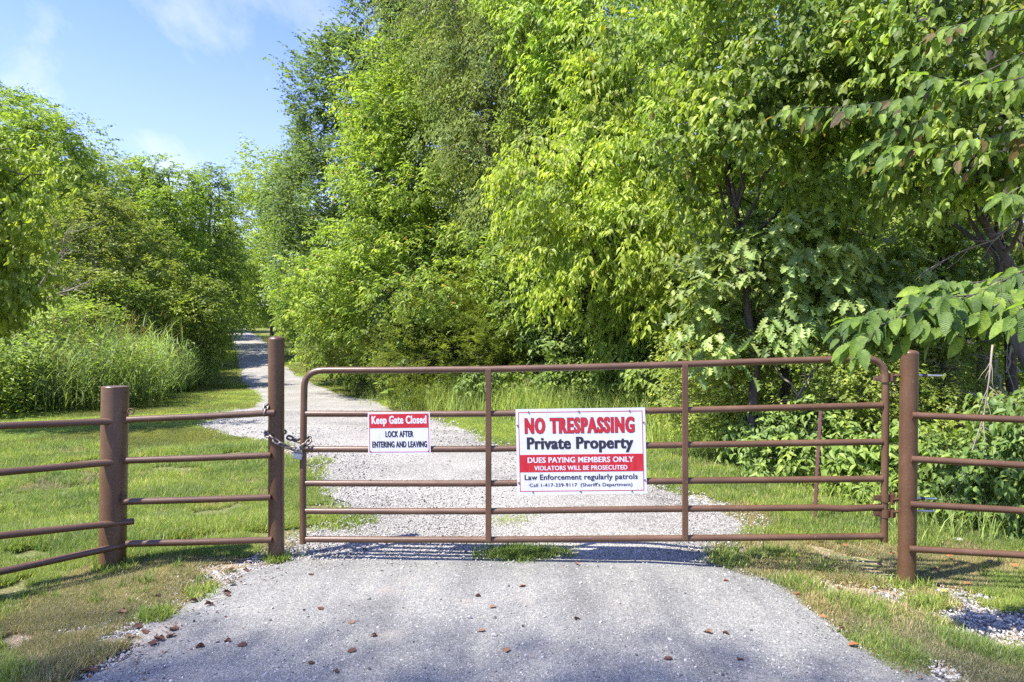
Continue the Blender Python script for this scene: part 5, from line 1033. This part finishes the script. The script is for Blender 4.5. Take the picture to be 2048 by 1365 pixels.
# ------------------------------------------------------------------ overhanging elm branch in front of the right post
def elm_bough(label, stems, n_leaf, seed, Lf, base, cols, name='elm_bough'):
    rd = random.Random(seed); root = thing(name, label, 'branch', base); O = Vector(base)
    vs = leaf_variants('elm', cols)
    for v in vs: v.materials.append(M_LEAFN)
    def put(p, d, l):
        nn_ = (Vector((0, 0, 1)) + Vector((rd.uniform(-.5, .5), rd.uniform(-1.1, .2), 0))).normalized(); sd = d.cross(nn_).normalized(); nn_ = sd.cross(d)
        o = bpy.data.objects.new('leaf', vs[rd.randrange(len(vs))]); S.collection.objects.link(o); o.parent = root; p = p - O
        o.matrix_local = Matrix([[d.x * l, sd.x * l, nn_.x * l, p.x], [d.y * l, sd.y * l, nn_.y * l, p.y], [d.z * l, sd.z * l, nn_.z * l, p.z], [0, 0, 0, 1]])
    for si, (pts, nl) in enumerate(stems):
        P = [at(*p) for p in pts]; MB().tube([p - O for p in P], [.0060 * (1 - .75 * k / (len(P) - 1)) for k in range(len(P))], 7).obj('stem', M_BARK, root, auto=0)
        seg = [(P[i_ + 1] - P[i_]).length for i_ in range(len(P) - 1)]; tot_ = sum(seg); k = 0; s0 = 0.02
        while s0 < tot_ * .995:
            s = s0; i_ = 0
            while i_ < len(seg) - 1 and s > seg[i_]: s -= seg[i_]; i_ += 1
            p = P[i_].lerp(P[i_ + 1], min(1, s / seg[i_])); t = (P[i_ + 1] - P[i_]).normalized(); sg = 1 if k % 2 else -1; side = t.cross(Vector((0, 0, 1))).normalized() * sg
            if rd.random() < .38 and s0 < tot_ * .88:
                # a side twig carrying its own alternate leaves
                dv = (t * rd.uniform(.5, 1) + side * rd.uniform(.3, .9) + Vector((0, 0, rd.uniform(-.7, .35)))).normalized(); ln = rd.uniform(.12, .30); q = [p]
                for z in range(4): dv = (dv + Vector((0, 0, -.12))).normalized(); q.append(q[-1] + dv * ln / 4)
                MB().tube([x - O for x in q], [.0028, .0024, .002, .0016, .001], 5).obj('stem', M_BARK, root, auto=0); m_ = rd.randint(3, 6)
                for z in range(m_):
                    u = (z + .6) / m_ * 4; b_ = q[min(3, int(u))].lerp(q[min(4, int(u) + 1)], u - int(u)) if u < 4 else q[4]
                    s2 = dv.cross(Vector((0, 0, 1))).normalized() * (1 if z % 2 else -1)
                    put(b_, (dv * rd.uniform(.5, 1.1) + s2 * rd.uniform(.2, .9) + Vector((0, 0, rd.uniform(-1.0, 0)))).normalized(), Lf * rd.uniform(.55, 1.1)); k += 1
            else:
                put(p, (t * rd.uniform(.4, 1) + side * rd.uniform(.2, .9) + Vector((0, 0, rd.uniform(-1.1, .05)))).normalized(), Lf * rd.uniform(.6, 1.15)); k += 1
            s0 += tot_ / nl * rd.uniform(.85, 1.6)
        put(P[-1], (P[-1] - P[-2]).normalized(), Lf)
    return root
def veined():
    m = leaf_mat('elm_leaf', .45, .28, .5); t = m.node_tree; b = t.nodes['Principled BSDF']; tcn = nd(t, 'ShaderNodeTexCoord'); sp = nd(t, 'ShaderNodeSeparateXYZ'); t.links.new(tcn.outputs['Object'], sp.inputs[0])
    ab = nd(t, 'ShaderNodeMath', operation='ABSOLUTE'); t.links.new(sp.outputs[1], ab.inputs[0]); ml = nd(t, 'ShaderNodeMath', operation='MULTIPLY_ADD'); t.links.new(ab.outputs[0], ml.inputs[0]); ml.inputs[1].default_value = -1.0; t.links.new(sp.outputs[0], ml.inputs[2])
    m2 = nd(t, 'ShaderNodeMath', operation='MULTIPLY'); t.links.new(ml.outputs[0], m2.inputs[0]); m2.inputs[1].default_value = 75; sn = nd(t, 'ShaderNodeMath', operation='SINE'); t.links.new(m2.outputs[0], sn.inputs[0])
    bp = nd(t, 'ShaderNodeBump', i_Strength=.22, i_Distance=.02); t.links.new(sn.outputs[0], bp.inputs['Height']); t.links.new(bp.outputs[0], b.inputs['Normal']); return m
M_LEAFN = veined()
EC = [(.10, .17, .035), (.12, .19, .04), (.16, .24, .04), (.20, .29, .045), (.10, .16, .045), (.13, .205, .04)]
elm_bough('leafy elm branch hanging over the right end of the gate', [([(2160, 500, 3.5), (2048, 542, 3.5), (1950, 590, 3.5), (1850, 600, 3.5), (1770, 625, 3.5), (1700, 640, 3.5), (1680, 655, 3.5)], 74),
    ([(1950, 590, 3.5), (1880, 615, 3.45), (1810, 632, 3.4), (1750, 655, 3.4), (1700, 690, 3.4)], 44), ([(2100, 540, 3.5), (2030, 590, 3.4), (1960, 630, 3.35), (1915, 645, 3.35), (1885, 660, 3.35)], 37), ([(2048, 542, 3.6), (1960, 565, 3.7), (1890, 570, 3.7), (1840, 580, 3.7)], 30), ([(2120, 570, 3.2), (2060, 610, 3.1), (2020, 640, 3.1)], 17)],
    0, 5, .125, at(2300, 480, 3.6), EC)
elm_bough('elm branch with browning leaves crossing the upper right of the photo', [([(2140, 60, 4.6), (2000, 130, 4.7), (1900, 180, 4.8), (1800, 200, 4.9), (1680, 215, 5.0), (1590, 215, 5.1), (1545, 235, 5.1)], 74),
    ([(1900, 180, 4.8), (1850, 235, 4.8), (1780, 270, 4.9), (1730, 300, 4.9)], 27), ([(2160, 230, 4.4), (2040, 260, 4.5), (1930, 290, 4.6), (1830, 300, 4.7), (1750, 335, 4.8)], 51), ([(2150, 120, 4.3), (2030, 160, 4.4), (1930, 170, 4.5), (1850, 150, 4.6)], 40), ([(2150, 0, 4.5), (1990, 30, 4.7), (1880, 60, 4.8), (1810, 110, 4.9)], 44)],
    0, 6, .125, at(2300, 100, 4.6), EC + [(.12, .09, .035)])
elm_bough('small elm twig with drooping leaves beside the right edge', [([(2130, 330, 4.2), (2048, 370, 4.2), (2000, 400, 4.2)], 10), ([(2140, 400, 4.2), (2060, 400, 4.2), (2010, 395, 4.2)], 8)], 0, 7, .12, at(2200, 360, 4.2), EC)
# ------------------------------------------------------------------ fallen leaves and stones
def curled(seed):
    rr_ = np.random.RandomState(seed); N_ = 7; M_ = 4; V = []; Fc = []; cu = rr_.uniform(.5, 2.6); ln = rr_.uniform(-.8, 1.2)
    for i_ in range(N_ + 1):
        t = i_ / N_; w = .5 * math.sin(PI * min(1, (t * .92 + .04))) ** .7 * (1 + .15 * rr_.normal())
        for j in range(-M_, M_ + 1):
            s = j / M_ * w; ang = cu * s * 2; rad = 1 / (cu * 2)
            V.append((t - .5, rad * math.sin(ang), rad * (1 - math.cos(ang)) + .18 * ln * (t - .5) ** 2 + .02 * rr_.normal()))
    for i_ in range(N_):
        for j in range(2 * M_): a = i_ * (2 * M_ + 1) + j; Fc.append((a, a + 1, a + 2 * M_ + 2, a + 2 * M_ + 1))
    V = np.array(V); V[:, 2] -= V[:, 2].min(); return V, Fc
shapes = []
for k in range(6):
    for q in range(4):
        V, Fc = curled(500 + k); m_ = mesh('fallen_leaf', V, faces=Fc, smooth=True); m_.materials.append(M_DRYLEAF[q]); shapes.append(m_)
rd = random.Random(9)
def fleaf(px, py, q, label, group=None, L=.040):
    p = ground_at(px, py); o = obj('fallen_leaf', shapes[rd.randrange(6) * 4 + q]); l = L * rd.uniform(.85, 1.15); o.scale = (l, l * rd.uniform(.8, 1.1), l * .9)
    lift = .024 if bool(in_apron(np.array([p.x]), np.array([p.y]))[0]) else .018
    if p.y > 4.8: lift = .03
    o.location = (p.x, p.y, p.z + lift); o.rotation_euler = (rd.uniform(-.25, .25), rd.uniform(-.25, .25), rd.uniform(-.9, .9)); tag(o, label, 'leaf', group)
FLV = [(622, 1158, 0, 'small brown leaf on the pavement just right of the latch post foot'), (641, 1228, 0, 'curled brown leaf lying on the sunlit patch of pavement'), (703, 1257, 1, 'orange brown curled leaf on the pavement below the small sign'),
       (748, 1283, 1, 'tan curled leaf with a stalk on the pavement, below the orange brown one'), (703, 1315, 0, 'dark open leaf on the pavement left of centre'), (484, 1303, 0, 'long curled leaf near the left pavement edge'), (455, 1294, 0, 'tiny rolled leaf beside the long curled one'),
       (623, 1340, 0, 'brown rolled leaf near the bottom edge, left of centre'), (672, 1357, 0, 'dark crumpled leaf cut close by the bottom edge'), (956, 1201, 0, 'crumpled leaf on the pavement in line with the first gate stile'), (985, 1224, 1, 'pinkish curled leaf near the middle of the pavement'),
       (1045, 1182, 1, 'flat tan leaf on the pavement below the grass tuft'), (1013, 1312, 1, 'small brown leaf in the bottom centre of the pavement'), (962, 1273, 1, 'tiny tan leaf scrap above the bottom centre leaf'), (1154, 1137, 1, 'leaf lying in the rail shadows under the large sign'), (1154, 1249, 0, 'small dark leaf scrap on the pavement below the large sign'),
       (1336, 1331, 0, 'dark leaf with a thin stalk near the bottom, right of centre'), (1383, 1111, 0, 'brown leaf on the gravel under the second gate stile'), (1447, 1134, 0, 'rolled brown leaf where pavement, gravel and grass meet'), (1452, 1171, 2, 'flat orange brown leaf on the pavement below the gate at right'),
       (1452, 1279, 0, 'dark flat leaf on the right part of the pavement'), (1416, 1276, 1, 'faint tan leaf left of the dark flat leaf'), (1481, 1331, 0, 'thick curled leaf on coarse grit at lower right'), (1555, 1120, 3, 'bright yellow leaf on the grass under the gate'),
       (1608, 1059, 3, 'pale yellow leaf on the grass by the foot of the steel stake'), (1888, 1190, 3, 'yellow leaf in the gravel right of the hinge post'), (1768, 1173, 3, 'pale tan leaf just left of the hinge post foot')]
for x, y, q, lab in FLV: fleaf(x, y, q, lab)
ORD = 'nearest second third fourth fifth sixth seventh eighth ninth tenth eleventh twelfth thirteenth fourteenth fifteenth sixteenth seventeenth eighteenth nineteenth twentieth twenty-first twenty-second'.split()
LV = [(461, 1144), (492, 1149), (351, 1160), (463, 1176), (365, 1192), (454, 1194), (316, 1202), (387, 1211), (418, 1219), (400, 1306), (260, 1284), (289, 1272), (346, 1270), (312, 1286), (342, 1282), (306, 1298), (245, 1235), (170, 1350), (184, 1353), (320, 1292), (276, 1262), (455, 1200)]
LV.sort(key=lambda p: math.hypot(p[0] - 552, p[1] - 1117))
for k, (x, y) in enumerate(LV):
    nth = 'dead leaf in the left verge nearest to the latch post foot' if k == 0 else f'{ORD[k]} dead leaf in the left verge counting away from the latch post'
    fleaf(x, y, 1 if x in (245, 260) else 0, ('pale tan ' if x in (245, 260) else 'brown ') + nth, 'dead leaves along the left verge', .05)
RV = [(1594, 1195), (1678, 1186), (1683, 1265), (1707, 1299), (1645, 1243), (1936, 1176), (2016, 1177), (1724, 1162), (1652, 1126), (1980, 1133), (1917, 1256), (1823, 1203), (1785, 1116), (1874, 1147), (1998, 1210), (1760, 1140), (1600, 1110), (1690, 1100), (1545, 1150), (1700, 1130), (1850, 1230), (1960, 1215), (1640, 1090), (1610, 1165), (1900, 1120), (2030, 1140), (1750, 1195), (1580, 1085)]
for side, sel in (('left', [p for p in RV if p[0] < 1812]), ('right', [p for p in RV if p[0] >= 1812])):
    sel.sort(key=lambda p: math.hypot(p[0] - 1812, p[1] - 1172))
    for k, (x, y) in enumerate(sel):
        q = rd.choice((1, 2, 2)); cn = 'tan' if q == 1 else 'orange brown'
        fleaf(x, y, q, (f'{cn} dead leaf nearest the hinge post foot on its {side}' if k == 0 else f'{ORD[k]} dead leaf from the hinge post foot on its {side}, {cn}'), 'dead leaves in the right grass', .045)
def stone(px, py, s, label, seed):
    p = ground_at(px, py); m_ = pebble(seed); m_.materials.clear(); m_.materials.append(M_STONE); o = obj('stone', m_); o.scale = (s, s, s * .8); o.location = (p.x, p.y, p.z + s * .15); tag(o, label, 'stone')
stone(1919, 1083, .055, 'pale flat stone in the grass between the right fence rails', 1); stone(1953, 1054, .07, 'larger pale stone at the foot of the weeds at right', 3)
stone(1230, 1262, .016, 'dark greenish pebble alone on the pavement right of centre', 5); stone(1062, 1290, .014, 'pale grey pebble alone on the pavement in the bottom middle', 6)

crumbs = []
for k in range(5):
    V, Fc = curled(600 + k); V = V[::1]; m_ = mesh('crumb', V, faces=Fc, smooth=True); m_.materials.append(M_DRYLEAF[(0, 0, 1, 1, 2)[k]]); crumbs.append(m_)
rr_ = np.random.RandomState(44); n = 5200; Y = rr_.uniform(2.9, 5.6, n); side = rr_.rand(n) < .5
X = np.where(side, np.interp(Y, AY, AL) - rr_.normal(size=n) * .16 - .06, np.interp(Y, AY, AR) + np.abs(rr_.normal(size=n)) * .8 - .05)
ok = (rr_.rand(n) < .18 + .5 * (noise3(np.stack([X * 4, Y * 4, X * 0 + 5], 1)) > .5)); X, Y = X[ok], Y[ok]; n = len(X); sc_ = rr_.uniform(.006, .018, n)
scatter('leaf_litter', 'crumbled brown leaf bits and bark scraps gathered along the pavement edges', 'leaf litter', np.stack([X, Y, hgt(X, Y) + .012 + .012 * in_apron(X, Y, 0)], 1), np.stack([rr_.normal(size=n) * .4, rr_.normal(size=n) * .4, rr_.uniform(0, 6.28, n)], 1), np.stack([sc_, sc_ * .7, sc_ * .7], 1), rr_.randint(0, 5, n), crumbs)
